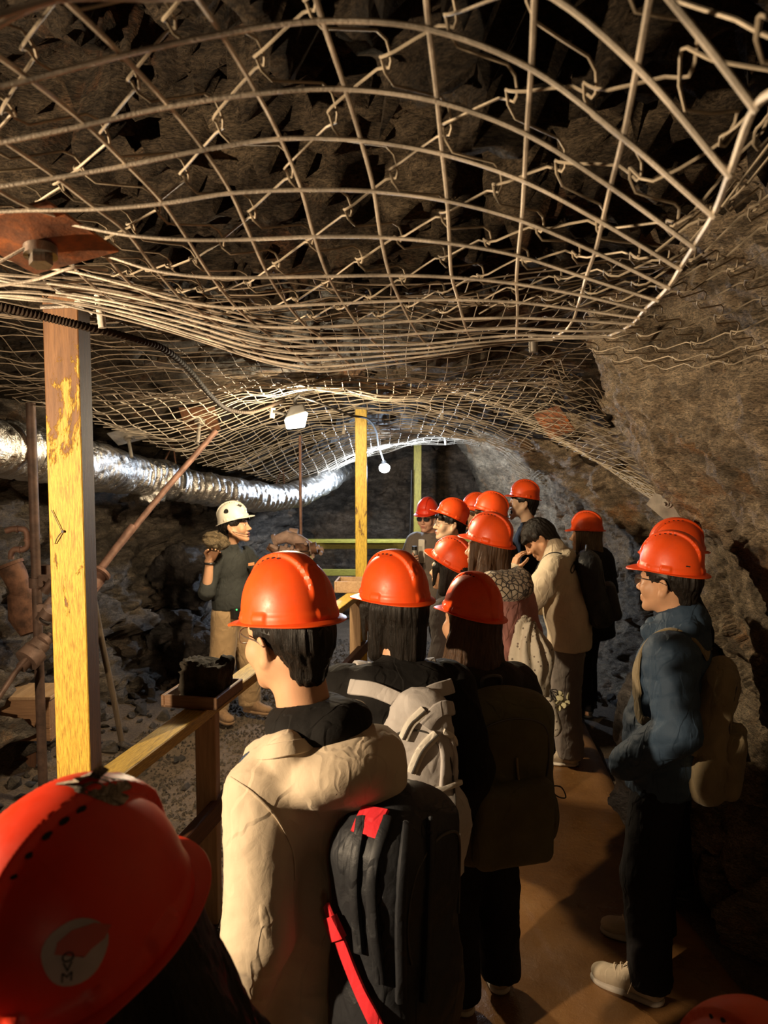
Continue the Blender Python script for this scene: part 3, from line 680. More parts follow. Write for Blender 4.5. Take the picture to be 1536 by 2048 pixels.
b = (np.arange(N)*4)[:, None]; m.add(v.reshape(-1, 3), None, np.concatenate([b+np.array([0, 1, 3]), b+np.array([1, 2, 3]), b+np.array([2, 0, 3])]))
link('gravel', m.me('gravel', False), M['gravel'], floor, kind='stuff')

def boulder(label, c, r, seed, mat, rot=(0, 0, 0), h=.02, a=.3, st=(1, 1, 1)):
    s = Sdf(.02).ell((0, 0, 0), r); me = s.mesh(h, 'boulder'); mn = min(r)
    def d(co, no):
        h1, e = facets(co*np.array(st, np.float32), mn*1.1, seed, 1.0); h2, _ = facets(co*np.array(st, np.float32), mn*.4, seed+9, 1.0); return mn*a*h1+mn*.1*h2+mn*.05*fbm(co*6/mn*.3, 3, seed)
    displace(me, d); o = link('boulder', me, mat, loc=tuple(c), rot=rot); return tag(o, label, 'rock')
boulder('large tilted grey slate slab leaning on the left wall behind the guide', at(360, 1300, 6.9)+np.array([0, 0, .02]), (.42, .22, .40), 3, M['slab'], (.3, .35, .2), .022, .35, (1, 1.4, .7))
boulder('upright dark slate block standing beside the leaning slab', at(285, 1290, 7.0)+np.array([0, 0, -.02]), (.24, .2, .42), 8, M['slab'], (0, -.2, .5), .022, .35)
boulder('blackish slate wedge with streaked face above the slab', at(355, 1175, 7.2), (.34, .22, .40), 21, M['slab'], (.2, .5, 0), .022, .4)
boulder('low flat brown stone on the rubble by the leaning pole', at(270, 1370, 6.3), (.16, .12, .10), 5, M['stone'], (0, 0, .4), .015)
boulder('big shadowed boulder bulging out behind the blue jacket', (1.68, 4.1, .45), (.32, .34, .72), 12, M['slab'], (0, .1, .4), .028, .3)  # dark slab colour stands in for the shade on this boulder
boulder('rounded dark boulder at the lower right edge of the path', (1.85, 3.3, .15), (.40, .36, .34), 14, M['rock_r'], (0, 0, .9), .024, .3)
boulder('brown broken rock ledge lit below the tan backpack', at(1425, 1580, 3.55), (.20, .18, .13), 17, M['rock_r'], (.2, .1, 0), .014, .4)
boulder('split brown rock lying under the ledge', at(1400, 1660, 3.45), (.17, .15, .12), 19, M['rock_r'], (.1, .5, 0), .014, .45)
boulder('jagged rock on the ledge at the right edge', at(1500, 1600, 3.5), (.2, .18, .16), 23, M['rock_r'], (.1, .2, 0), .015, .4)

# ------------------------------------------------------------------ timber posts and rails
def two_face(o, m1, m2):
    me = o.data; me.materials.clear(); me.materials.append(m1); me.materials.append(m2)
    R = o.matrix_world if False else (o.matrix_basis.to_3x3())
    for p in me.polygons: p.material_index = 0 if (R @ p.normal).y < -.6 else 1
postL = thing('wooden_post', 'thick timber post with chipped yellow painted face at the left', 'post', loc=(-1.064, 2.545, 0))
o = add_beam('timber', (-1.064, 2.555, 0), (-1.064, 2.555, 2.60), .116, .105, M['yellow_old'], postL, (0, 1, 0), .003); two_face(o, M['yellow_old'], M['brownpost'])
m = MB(); m.tube(np.array([(-.06, -.047, 2.548), (.0, -.05, 2.55), (.06, -.047, 2.553), (.063, .03, 2.552), (.06, .062, 2.55)]), .008, 6); m2 = m.me('metal_strap'); link('metal_strap', m2, M['steel'], postL)
m = MB(); m.tube(at(103, 1020, 2.497)-np.array(postL.location)+np.linspace(0, 1, 4)[:, None]*(at(124, 1064, 2.497)-at(103, 1020, 2.497)), .0012, 5); m.tube(spline([at(124, 1064, 2.497)-np.array(postL.location), at(115, 1075, 2.492)-np.array(postL.location), at(110, 1088, 2.497)-np.array(postL.location)], 4), .0016, 5); m.disc(at(125, 1063, 2.495)-np.array(postL.location), (0, 1, 0), .0045, .004, 8); link('bent_nail', m.me('bent_nail'), M['blackrubber'], postL)
postC = thing('wooden_post', 'slim yellow timber post standing in the middle of the tunnel', 'post', loc=(-.188, 6.2, 0))
add_beam('timber', (-.188, 6.2, 0), (-.188, 6.2, 2.47), .095, .09, M['yellow'], postC, (0, 1, 0), .003)
postF = thing('wooden_post', 'farthest yellow post behind the man in sunglasses', 'post', loc=(.445, 10.0, 0))
add_beam('timber', (.445, 10, 0), (.445, 10, 2.27), .10, .09, M['far_yellow'], postF, (0, 1, 0), .003)

fence = thing('wooden_railing', 'near wooden railing with yellow top rail between visitors and guide', 'railing', loc=(fence_x(3.2), 3.2, 0))
def F3(y, z, dx=0): return (fence_x(y)+dx, y, z)
o = add_beam('top_rail', F3(1.6, .985), F3(6.1, .985), .10, .05, M['yellow_rail'], fence)
add_beam('lower_rail', F3(1.6, .52, .03), F3(6.1, .52, .03), .045, .09, M['brownpost'], fence)
add_beam('rail_post', F3(3.22, .0, -.02), F3(3.22, .96, -.02), .088, .088, M['tan_wood'], fence, (0, 1, 0))
add_beam('rail_post', F3(4.65, .0, -.02), F3(4.65, .96, -.02), .088, .088, M['tan_wood'], fence, (0, 1, 0))
add_beam('rail_post', F3(5.95, .0, -.02), F3(5.95, .96, -.02), .088, .088, M['tan_wood'], fence, (0, 1, 0))

M['darkrock'] = mat_plain('dark_ore', (.035, .029, .022), .9, 0, .15, .9, 45, .5)
def tray(name, label, loc, rz, w, d, h, mat):
    t = thing(name, label, 'tray', loc, (0, 0, rz))
    def b(nm, c, hh): m = MB(); m.box(c, hh); link(nm, bevel_me(m.me(nm, False), .003, 1), mat, t)
    b('tray_base', (0, 0, .006), (w/2, d/2, .006))
    for s in (-1, 1): b('side_board', (s*(w/2-.008), 0, h/2), (.008, d/2, h/2)); b('end_board', (0, s*(d/2-.008), h/2+.0005), (w/2-.016, .008, h/2))
    bm = MB(); v = [(-.045, .05, 0), (.045, .05, 0), (.045, -.10, 0), (-.045, -.10, 0), (-.045, .05, -.085), (.045, .05, -.085), (.045, -.02, -.085), (-.045, -.02, -.085)]
    bm.add(v, [[0, 1, 2, 3], [4, 7, 6, 5], [0, 4, 5, 1], [2, 6, 7, 3], [1, 5, 6, 2], [0, 3, 7, 4]]); link('bracket', bevel_me(bm.me('bracket', False), .003, 1), mat, t); return t
tray('display_tray', 'small shallow wooden tray on the near railing holding a dark rock', (fence_x(3.22)-.03, 3.20, 1.014), math.radians(-11), .25, .29, .052, M['tray_wood'])
s = Sdf(.01).box((0, 0, 0), (.088, .078, .074), .012); rk = s.mesh(.006, 'rock')
displace(rk, lambda co, no: .012*facets(co, .09, 3, 1)[0]+.005*facets(co, .03, 9, 1)[0]+.002*fbm(co*60, 3, 2))
tag(link('rock', rk, M['darkrock'], loc=(fence_x(3.22)-.012, 3.21, 1.106), rot=(0, .04, -.2)), 'squarish dark rock sample sitting in the small wooden tray', 'rock')
t2 = tray('display_tray', 'brown wooden tray on the railing beside the middle yellow post', (fence_x(5.95)-.02, 5.92, 1.01), math.radians(-4), .30, .26, .09, M['tan_wood'])
add_beam('brace', (-.12, -.02, -.16), (.02, -.02, -.02), .04, .04, M['tan_wood']).parent = t2

farail = thing('wooden_railing', 'far yellow-green railing across the end of the tunnel', 'railing', loc=(-.1, 9.2, 0))
xa, xb = at(612, 1090, 9.2)[0], 1.25
for z, th, dy in ((at(612, 1082, 9.2)[2], .04, 0), (at(612, 1093, 9.2)[2], .07, .05), (at(612, 1146, 9.2)[2], .08, .05)):
    add_beam('rail', (xa, 9.2+dy, z), (xb, 9.2+dy, z), .13 if th == .04 else .045, th, M['far_rail'], farail)
for x in (xa+.03, .5, 1.2): add_beam('rail_post', (x, 9.3, 0), (x, 9.3, at(612, 1084, 9.2)[2]-.02), .09, .09, M['far_yellow'], farail, (0, 1, 0))
m = MB(); m.tube(spline([at(823, 940, 9.8), at(822, 1000, 9.8), at(819, 1090, 9.8)]), .007, 5); tag(link('hanging_cable', m.me('cable'), M['blackrubber']), 'thin dark cable hanging just left of the farthest yellow post', 'cable')

# ------------------------------------------------------------------ ventilation duct
DP = [(-160, 872, 3.8), (0, 893, 4.4), (130, 920, 5.0), (250, 945, 6.0), (350, 966, 6.5), (450, 985, 6.95), (530, 995, 7.5), (595, 988, 8.0), (640, 968, 8.6), (680, 946, 9.6), (700, 936, 10.3), (718, 930, 10.8)]
dc = spline([at(*p) for p in DP], 26); L = np.concatenate([[0], np.cumsum(np.linalg.norm(np.diff(dc, axis=0), axis=1))])
ls = np.arange(0, L[-1], .014); dpts = np.stack([np.interp(ls, L, dc[:, i]) for i in range(3)], 1)
rad = np.interp(ls, [0, 2.5, 4.5, 6.5, L[-1]], [.165, .160, .145, .125, .11])+.0045*np.sin(ls*2*PI/.075)
v, q = tube_np(dpts, rad, 56); dm = smooth(mesh_np('duct', v, q))
displace(dm, lambda co, no: .016*fbm(co*np.array([5, 3, 5]), 3, 4)+.007*facets(co, .09, 7, 1)[0]-.012*np.clip(fbm(co*3.1, 2, 9), 0, 1))
duct = thing('ventilation_duct', 'crinkled silver foil ventilation duct slung along the left wall', 'duct', loc=tuple(dpts[0])); D0 = np.array(dpts[0]); dm.transform(Matrix.Translation(-duct.location)); link('foil_tube', dm, M['foil'], duct)
def duct_at(px): 
    i = int(np.argmin([abs((CX+F*(p[0])/p[1])-px) for p in dpts])); T = dpts[min(i+2, len(dpts)-1)]-dpts[i]; return dpts[i], T/np.linalg.norm(T), rad[i]
for px, w, rr, mt in ((58, .03, 1.07, M['foil']), (345, .02, 1.03, M['blackrubber']), (455, .014, 1.02, M['foil']), (640, .012, 1.02, M['foil'])):
    p, T, r0 = duct_at(px); m = MB(); vv, qq = tube_np(np.array([p-T*w, p-T*w*.3, p+T*w*.3, p+T*w]), np.array([r0*.98, r0*rr, r0*rr, r0*.98]), 40); m.add(vv-D0, qq); link('joint_band', m.me('joint_band'), mt, duct)
for px in (340, 560):
    p, T, r0 = duct_at(px); top = p+np.array([.03, 0, r0+.17])
    for s in (-1, 1): m = MB(); m.tube(np.array([p+T*s*.07+np.array([0, 0, r0*.95]), top])-D0, .007, 5); link('hanger', m.me('hanger'), M['rust'], duct)
s = Sdf(.02).box((0, 0, 0), (.09, .05, .05), .02).ell((.03, 0, -.04), (.04, .03, .04)); fl = s.mesh(.01, 'torn_flap'); displace(fl, lambda co, no: .02*facets(co, .05, 2, 1)[0]); p, T, r0 = duct_at(298); link('torn_flap', fl, M['foil'], duct, loc=tuple(p+np.array([.03, -.02, -r0*.98])-D0))

# ------------------------------------------------------------------ rock drill on its column, at the left
def pmesh(fn): m = MB(); fn(m); return m.me('part')
col = at(74, 1200, 4.4); col[2] = 0
drill = thing('rock_drill', 'rusty rock drill clamped on a steel column behind the left yellow post', 'machine', loc=tuple(col)); cl = np.array(col)
def dp(px, py, d=4.4): return at(px, py, d)-cl
def part(nm, mat, fn, par=None): o = link(nm, pmesh(fn), mat, par or drill); return o
part('column', M['pipe'], lambda m: m.tube(np.array([(0, 0, .0), (0, 0, 1.2), (0, 0, at(74, 806, 4.4)[2])]), .0275, 20))
part('feed_pipe', M['pinkpipe'], lambda m: (m.tube([dp(432, 862, 5.5), dp(330, 980, 5.25), dp(232, 1100, 4.95)], .021, 14), m.tube([dp(266, 1052, 5.05), dp(190, 1152, 4.8)], .026, 14)))
part('flange', M['pinkpipe'], lambda m: (m.disc(dp(203, 1146, 4.8), dp(232, 1100, 4.95)-dp(190, 1152, 4.8), .062, .018), m.disc(dp(192, 1162, 4.78), dp(232, 1100, 4.95)-dp(190, 1152, 4.8), .045, .09), m.disc(dp(188, 1175, 4.76), dp(232, 1100, 4.95)-dp(190, 1152, 4.8), .034, .14)))
part('feed_screw', M['brownsteel'], lambda m: m.tube([dp(100, 1268, 4.3), dp(66, 1302, 4.2), dp(30, 1346, 4.1), dp(-40, 1452, 3.95)], .0155, 14))
ax = dp(112, 1262, 4.35)-dp(30, 1346, 4.1)
part('drum', M['brownsteel'], lambda m: (m.disc(dp(62, 1312, 4.2), ax, .072, .075, 32), m.disc(dp(76, 1293, 4.23), ax, .055, .06, 28), m.disc(dp(88, 1280, 4.25), ax, .044, .03, 28), m.disc(dp(48, 1330, 4.16), ax, .032, .05, 20)))
part('elbow_pipe', M['pinkpipe'], lambda m: (m.tube(spline([dp(12, 1062), dp(26, 1058), dp(44, 1058), dp(53, 1063), dp(55, 1078), dp(55, 1092), dp(46, 1099), dp(30, 1099), dp(23, 1106), dp(22, 1118)], 5), .0175, 12), [m.disc(dp(*c), dp(*d)-dp(*c), .022, .012, 14) for c, d in (((36, 1058), (40, 1058)), ((55, 1080), (55, 1085)), ((40, 1099), (36, 1099)))]))
part('cylinder_body', M['rust'], lambda m: (m.tube([dp(18, 1130, 4.6), dp(30, 1150, 4.6), dp(45, 1190, 4.6)], [.075, .072, .06], 24), m.disc(dp(18, 1130, 4.6), dp(18, 1130, 4.6)-dp(45, 1190, 4.6), .088, .02, 28), m.tube([dp(44, 1175, 4.62), dp(45, 1190, 4.62), dp(46, 1235, 4.62), dp(56, 1268, 4.6)], [.06, .085, .085, .045], 24)))
part('clamp', M['pipe'], lambda m: (m.disc((0, 0, dp(74, 1165)[2]), (0, 0, 1), .042, .06, 24), m.box(dp(92, 1160, 4.38), (.035, .02, .03)), m.disc(dp(84, 1168, 4.34), (0, 1, 0), .016, .03, 8), m.disc(dp(98, 1172, 4.36), (.6, 0, .8), .026, .09, 16)))
part('chuck', M['brownsteel'], lambda m: (m.tube([dp(103, 1196, 4.4), dp(84, 1222, 4.35), dp(92, 1245, 4.33)], [.018, .02, .03], 14), m.disc(dp(93, 1232, 4.34), dp(103, 1196)-dp(84, 1222), .045, .08, 20), m.box(dp(88, 1215, 4.36), (.03, .03, .02))))
part('chuck_bore', M['dark_hole'], lambda m: m.disc(dp(90, 1241, 4.31), dp(84, 1222)-dp(103, 1196), .035, .012, 20))
part('side_pipe', M['pipe'], lambda m: m.tube([dp(92, 1130, 4.5), dp(93, 1160, 4.5)], .03, 14))
pm = MB(); pm.tube(spline([at(186, 1190, 5.05), at(205, 1290, 5.12), at(228, 1400, 5.2), at(247, 1503, 5.27)], 5), .021, 12); tag(link('wooden_pole', pm.me('pole'), mat_wood('dark_pole_wood', (.05, .032, .02), (.12, .085, .05), 'Z', .75)), 'dark slim wooden pole leaning beside the left yellow post', 'pole')
bx = thing('wooden_crate', 'old brown plank crate on a stump behind the steel column', 'crate', loc=tuple(at(66, 1425, 4.75))); bo = np.array(bx.location)
def board(nm, c, h, par, mat): m = MB(); m.box(c, h); return link(nm, bevel_me(m.me(nm, False), .003, 1), mat, par)
board('front_plank', (-.03, -.13, .04), (.20, .011, .095), bx, M['box_wood']); board('front_plank', (-.03, -.128, -.095), (.20, .011, .036), bx, M['box_wood'])
for s in (-1, 1): board('side_plank', (-.03+s*.187, .0, -.01), (.012, .119, .125), bx, M['box_wood'])
board('top_plank', (-.03, 0, .14), (.215, .15, .011), bx, M['tan_wood']); board('bottom_plank', (-.03, .0, -.135), (.2, .12, .01), bx, M['box_wood'])
o = add_beam('timber_stump', at(58, 1475, 4.8)*np.array([1, 1, 0]), at(58, 1475, 4.8)*np.array([1, 1, 0])+np.array([0, 0, at(58, 1478, 4.8)[2]-.015]), .16, .16, M['brownpost'], None, (0, 1, 0)); tag(o, 'dark squared timber stump under the plank crate', 'stump')

# second drill in the middle distance
c2 = at(602, 1100, 6.6); c2[2] = 0; d2 = thing('rock_drill', 'dusty old drill machine on a thin column in front of the far railing', 'machine', loc=tuple(c2))
def e(px, py, d=6.6): return at(px, py, d)-c2
def part2(nm, mat, fn): return link(nm, pmesh(fn), mat, d2)
M['dusty'] = mat_plain('dusty_iron', (.26, .17, .13), .75, .2, .4, .5, 60, .3)
part2('column', M['pinkpipe'], lambda m: m.tube([(0, 0, 0), (0, 0, at(600, 872, 6.6)[2])], .013, 12))
part2('drill_body', M['dusty'], lambda m: (m.tube([e(553, 1080, 6.5), e(572, 1073, 6.5), e(597, 1082, 6.55), e(625, 1096, 6.6)], [.045, .055, .06, .04], 18), m.disc(e(550, 1081, 6.5), e(553, 1080, 6.5)-e(572, 1073, 6.5), .058, .03)))
part2('piston_cylinder', M['dusty'], lambda m: (m.tube([e(578, 1068, 6.6), e(595, 1070, 6.6)], .055, 18), m.tube([e(572, 1066, 6.6), e(588, 1072, 6.6)], .03, 14)))
part2('feed_shell', M['dusty'], lambda m: (m.tube([e(558, 1098, 6.45), e(600, 1108, 6.5), e(645, 1100, 6.6)], [.035, .035, .03], 12), m.tube([e(540, 1092, 6.45), e(556, 1098, 6.45)], .022, 12), m.tube([e(566, 1120, 6.5), e(600, 1118, 6.5), e(620, 1130, 6.55)], [.03, .045, .04], 14)))
part2('clamp', M['rust'], lambda m: (m.disc(e(604, 1093, 6.5), (0, 0, 1), .06, .06), m.disc(e(604, 1112, 6.5), (0, 0, 1), .07, .08), m.box(e(606, 1130, 6.55), (.06, .05, .05)), m.disc(e(628, 1096, 6.5), (1, 0, .2), .05, .05)))
part2('handle', M['rust'], lambda m: (m.tube([e(538, 1092, 6.45), e(552, 1106, 6.45), e(560, 1108, 6.45)], .024, 10), m.box(e(546, 1098, 6.46), (.05, .02, .03), rotm((0, .5, 0)))))
for x, y in ((572, 1092), (584, 1095), (596, 1100), (612, 1086), (636, 1094), (642, 1106), (626, 1112)): part2('bolt', M['dusty'], lambda m: m.disc(e(x, y, 6.45), (0, 1, .2), .016, .04, 8))

# ------------------------------------------------------------------ roof plates, bolts, hose
def plate(label, pos, n, size, mat, bolt, rot=0.0, cat='roof plate', name='roof_bolt_plate'):
    t = thing(name, label, cat, loc=tuple(pos)); t.rotation_mode = 'QUATERNION'
    t.rotation_quaternion = Vector(n).to_track_quat('Z', 'Y') @ Euler((0, 0, rot)).to_quaternion()
    m = MB(); u = np.linspace(-1, 1, 9); X, Y = np.meshgrid(u, u, indexing='ij'); Zt = -.16*np.exp(-(X**2+Y**2)*5)*0+.14*np.exp(-(X**2+Y**2)*4)
    for z in (0, -.05):
        k = m.n; m.add(np.stack([X.ravel(), Y.ravel(), Zt.ravel()+z], 1)*size, None); i = np.arange(8)[:, None]*9; j = np.arange(8)[None]; q = np.stack([i+j, i+9+j, i+10+j, i+j+1], -1).reshape(-1, 4)
        m.q.append((q if z == 0 else q[:, ::-1])+k)
    ed = [i*9 for i in range(9)]+[72+j for j in range(1, 9)]+[i*9+8 for i in range(7, -1, -1)]+[j for j in range(7, 0, -1)]
    m.q.append(np.array([[ed[a], ed[a-1], ed[a-1]+81, ed[a]+81] for a in range(len(ed))])); link('plate', m.me('plate'), mat, t)
    if bolt:
        b = MB(); L = bolt; b.disc((0, 0, size*.14+.006), (0, 0, 1), size*.30, .014, 20); b.disc((0, 0, size*.14+.018), (0, 0, 1), size*.21, .018, 6); b.tube([(0, 0, .0), (0, 0, size*.14+L)], size*.11, 12); link('bolt', b.me('bolt'), M['steel'] if mat is M['plate'] else M['greysteel'], t)
    return t
plate('large orange-rusted diamond roof plate with a worn steel bolt, top left', at(80, 482, 1.12), (.10, -.20, -.97), .078, M['plate'], .022, .75)
plate('pale grey roof plate with a long bolt above the foil duct', at(256, 872, 5.6), (.25, -.35, -.9), .115, M['greysteel'], .16, .6)
plate('dark square roof plate casting a shadow beside the diagonal pipe', at(400, 838, 5.4), (.05, -.6, -.8), .125, M['brownpost'], .2, .05)
plate('rust-brown plate caught in the chain-link on the right of the roof', at(1108, 845, 4.7), (-.5, -.6, -.6), .10, M['plate'], 0, .3)
plate('whitish metal plate wedged on the right wall above the blue jacket helmet', at(1338, 1005, 3.72), (-.7, -.7, -.1), .085, M['greysteel'], .05, .9)
def stub(label, a, b, r, mat):
    m = MB(); a = np.asarray(a); b = np.asarray(b); n = 14; t = np.linspace(0, 1, n)[:, None]; m.tube(a+(b-a)*t, r*(1+.10*(np.arange(n) % 2)), 10); tag(link('bolt_end', m.me('bolt_end'), mat), label, 'bolt')
M['whitepaint'] = mat_plain('whitewashed_steel', (.55, .50, .42), .7, 0, .4, .5, 90, .25)
stub('white crusted threaded bolt end hanging beside the left yellow post', at(196, 590, 1.95), at(205, 656, 1.95), .0095, M['whitepaint'])
stub('short bolt end with rusty tip under the right fold of the mesh', at(1066, 668, 2.5), at(1067, 705, 2.5), .014, M['greysteel'])
stub('white bolt end on the roof right of the middle post', at(884, 812, 6.6), at(884, 840, 6.6), .017, M['whitepaint'])
stub('pale bolt end hanging left of the middle post', at(690, 846, 6.9), at(687, 868, 6.9), .016, M['whitepaint'])
stub('small white bolt end at the far arch', at(890, 874, 8.8), at(892, 890, 8.8), .016, M['whitepaint'])
stub('white tag-like bolt end left of the floodlight', at(546, 816, 5.3), at(544, 836, 5.3), .018, M['whitepaint'])
HP = [(-80, 598, 2.2), (0, 613, 2.25), (90, 634, 2.34), (165, 652, 2.42), (260, 676, 2.6), (330, 700, 2.9), (380, 742, 3.4), (420, 790, 4.0), (455, 818, 4.5), (500, 824, 4.8), (540, 812, 5.0), (570, 800, 5.1)]
hc = spline([at(*p) for p in HP], 60); n = len(hc); m = MB(); m.tube(hc, .0125+.0016*np.sin(np.arange(n)*1.15), 12); tag(link('ribbed_hose', m.me('hose'), M['hose']), 'dark ribbed hose crossing the left post and running along the roof', 'hose')

# ------------------------------------------------------------------ lamps
M['lampglass'] = mat_emit('floodlight_glass', (1.0, .80, .50), 60.0); M['bulbglass'] = mat_emit('white_bulb_glass', (.86, .93, 1.0), 60.0)
LP = at(591, 838, 5.0); fl = thing('floodlight', 'hanging work floodlight glowing warm white below the roof mesh', 'lamp', loc=tuple(LP))
m = MB(); m.add(np.array([(-.065, -.05, .0), (.075, -.05, .045), (.075, .06, .045), (-.065, .06, .0), (-.03, -.03, .085), (.055, -.03, .10), (.055, .04, .10), (-.03, .04, .085)]), [[0, 3, 2, 1], [4, 5, 6, 7], [0, 1, 5, 4], [2, 3, 7, 6], [1, 2, 6, 5], [0, 4, 7, 3]]); link('housing', bevel_me(m.me('housing', False), .008, 2), M['black_plastic'], fl)
m = MB(); m.add(np.array([(-.068, -.052, -.004), (.078, -.052, .044), (.078, .062, .044), (-.068, .062, -.004), (-.056, -.045, -.066), (.056, -.045, -.052), (.056, .05, -.052), (-.056, .05, -.066)]), [[0, 1, 2, 3], [4, 7, 6, 5], [0, 4, 5, 1], [2, 6, 7, 3], [1, 5, 6, 2], [0, 3, 7, 4]]); link('glass', bevel_me(m.me('glass', False), .008, 2), M['lampglass'], fl)
m = MB(); m.tube(spline([(.0, .0, .09), (.0, 0, .13), (.03, 0, .16)], 4), .012, 8); m.tube([(-.06, 0, .03), (-.15, 0, .05)], .01, 8); link('bracket', m.me('bracket'), M['black_plastic'], fl)
point('floodlight_glow', tuple(LP+np.array([0, -.12, -.10])), 120.0, (1.0, .80, .52), .06)
spot('floodlight_beam', tuple(LP+np.array([0, 0, -.08])), (-.2, 4.2, 0), 110.0, (1.0, .78, .5), 150, .6, .06)
BP = at(769, 936, 8.6); bl = thing('bulb_lamp', 'round cool white lamp glowing at the tunnel end', 'lamp', loc=tuple(BP))
s = Sdf(.01).ell((0, 0, 0), (.062, .062, .055)); link('globe', s.mesh(.008, 'globe'), M['bulbglass'], bl)
m = MB(); m.tube([(0, 0, .045), (-.01, 0, .085)], [.035, .025], 14); link('cap', m.me('cap'), M['black_plastic'], bl)
point('bulb_glow', tuple(BP+np.array([0, -.10, -.05])), 170.0, (.66, .80, 1.0), .06)
m = MB(); m.tube(spline([LP+np.array([.02, 0, .15]), at(640, 806, 5.0), at(700, 830, 5.4), at(735, 838, 5.9), at(752, 862, 6.8), at(757, 890, 7.8), BP+np.array([-.01, 0, .08])], 8), .009, 6); tag(link('power_cable', m.me('cable'), M['blackrubber']), 'black power cable running from the floodlight to the white lamp', 'cable')
# the key work light stands on the visitors' left, just outside the picture, on its own tripod
wl = thing('work_light', 'tripod work light outside the left edge of the view', 'lamp', loc=(-2.46, .45, 0))
m = MB(); m.box((.03, .02, 1.97), (.05, .09, .07), rotm((0, 0, .6))); link('housing', bevel_me(m.me('housing', False), .01, 2), M['black_plastic'], wl)
m = MB(); m.tube([(0, 0, .6), (0, 0, 1.92)], .016, 10); [m.tube([(0, 0, .75), (.42*math.cos(a), .42*math.sin(a), .03)], .012, 8) for a in (.4, 2.5, 4.6)]; link('tripod', m.me('tripod'), M['black_plastic'], wl)

# ------------------------------------------------------------------ hard hats
def sst(a, b, x): t = np.clip((x-a)/(b-a), 0, 1); return t*t*(3-2*t)
def helmet_mesh(nth=176, nph=58):
    th = np.arange(nth)*2*PI/nth                      # 0 = right (+x), 90 deg = front (+y)
    ph = np.linspace(0.0, PI/2, nph)
    T, Pp = np.meshgrid(th, ph, indexing='xy')
    a = np.where(np.sin(T) > 0, .126, .132); b = .108; rr = 1/np.sqrt((np.cos(T)/b)**2+(np.sin(T)/a)**2)
    rho = np.sin(Pp)**.90; z = .152*np.cos(Pp)**.86
    x = rr*np.cos(T)*rho; y = rr*np.sin(T)*rho
    nx, ny, nz = x/b**2, y/a**2, z/.152**2+1e-6; nl = np.sqrt(nx**2+ny**2+nz**2); nx, ny, nz = nx/nl, ny/nl, nz/nl
    wr = .030+.006*np.clip(y/.12, -1, 1)
    ridge = (1-sst(wr-.005, wr+.0015, np.abs(x)))*sst(.030, .062, z)*np.where(y > 0, 1, sst(.035, .09, z))
    d = .0095*ridge
    d += .0035*sst(.0, .004, .020-z)*(1-sst(.0, .004, .004-z)*0)              # gutter band at the foot of the shell
    def rect(t0, tw, z0, zh, e=.22):
        dt = np.abs((T-t0+PI) % (2*PI)-PI); return (1-sst(tw, tw+.05, dt))*(1-sst(zh, zh+.003, np.abs(z-z0)))
    for t0 in (math.radians(-14), math.radians(194)): d += .0050*rect(t0, .155, .014, .011)
    for t0 in (math.radians(28), math.radians(152)): d += .0035*rect(t0, .06, .010, .007)
    for t0 in (math.radians(62), math.radians(118)): d += .0060*rect(t0, .035, .012, .010)
    d += .0035*rect(math.radians(-90), .10, .016, .010)
    # shallow embossed arch on the upper rear sides
    q = np.sqrt((x/.017)**2+((z-.094)/.026)**2); d += .0020*np.exp(-((q-1)/.15)**2)*(y < 0)*sst(.078, .088, z)
    P = np.stack([x+nx*d, y+ny*d, z+nz*d], -1)
    rings = [P[i] for i in range(nph)]
    base = rings[-1]; ax = np.stack([np.cos(th), np.sin(th)], 1); g = np.arctan2(np.cos(th), np.sin(th))   # 0 at front
    w = .009+.040*np.exp(-(np.abs(g)/.78)**2.6)+.015*np.exp(-(np.abs(np.abs(g)-PI)/.8)**2)
    for f_, dz in ((.25, -.05), (.6, -.2), (1.0, -.46), (1.04, -.60), (.98, -.72), (.55, -.42), (-.2, -.25)):
        r_ = base.copy(); r_[:, :2] += ax*(w*f_)[:, None]; r_[:, 2] = base[:, 2]*(1 if f_ < .5 else .3)+dz*w*.62; rings.append(r_)
    V = np.concatenate([rings[k] for k in range(1, len(rings))]+[P[0][:1]]); n = len(rings)-1; apex = len(V)-1
    i = np.arange(n-1)[:, None]*nth; j = np.arange(nth)[None]; j2 = (j+1) % nth
    m = MB(); m.add(V, np.stack([i+j, i+nth+j, i+nth+j2, i+j2], -1).reshape(-1, 4), np.stack([np.full(nth, apex), np.arange(nth), (np.arange(nth)+1) % nth], 1))
    return m.me('shell')
SHELL = helmet_mesh()
def vent_mesh():
    m = MB()
    for s in (-1, 1):
        for y in (.058, .040, .020, .0, -.020):
            zz = .152*max(0, 1-(y/.13)**2-(.0355/.108)**2)**.43+.004; u = np.linspace(0, 2*PI, 9)[:-1]
            c = np.array([s*.0345, y, zz-.0025]); k = m.n; m.add(np.stack([c[0]+.0025*np.cos(u)*s, c[1]+.0062*np.sin(u), c[2]-.0022*np.cos(u)+.0018], 1), None, [[0, i, i+1] if s > 0 else [0, i+1, i] for i in range(1, 7)])
    return m.me('vent_holes')
VENTS = vent_mesh()
def band_mesh():
    m = MB(); u = np.linspace(0, 2*PI, 49); ring = lambda z, k: np.stack([.092*k*np.cos(u), -.004+.110*k*np.sin(u), np.full(49, z)-.022*np.clip(-np.sin(u), 0, 1)], 1)
    r = np.stack([ring(.004, .97), ring(.004, 1), ring(-.020, 1), ring(-.020, .97)], 1); i = np.arange(48)[:, None]*4; j = np.arange(4)[None]; j2 = (j+1) % 4
    m.add(r.reshape(-1, 3), np.stack([i+j, i+j2, i+4+j2, i+4+j], -1).reshape(-1, 4)); return m.me('headband')
BAND = band_mesh()
KNOB = (lambda m: (m.disc((0, -.118, -.034), (0, 1, .2), .019, .018, 20), m.me('ratchet_knob'))[1])(MB())
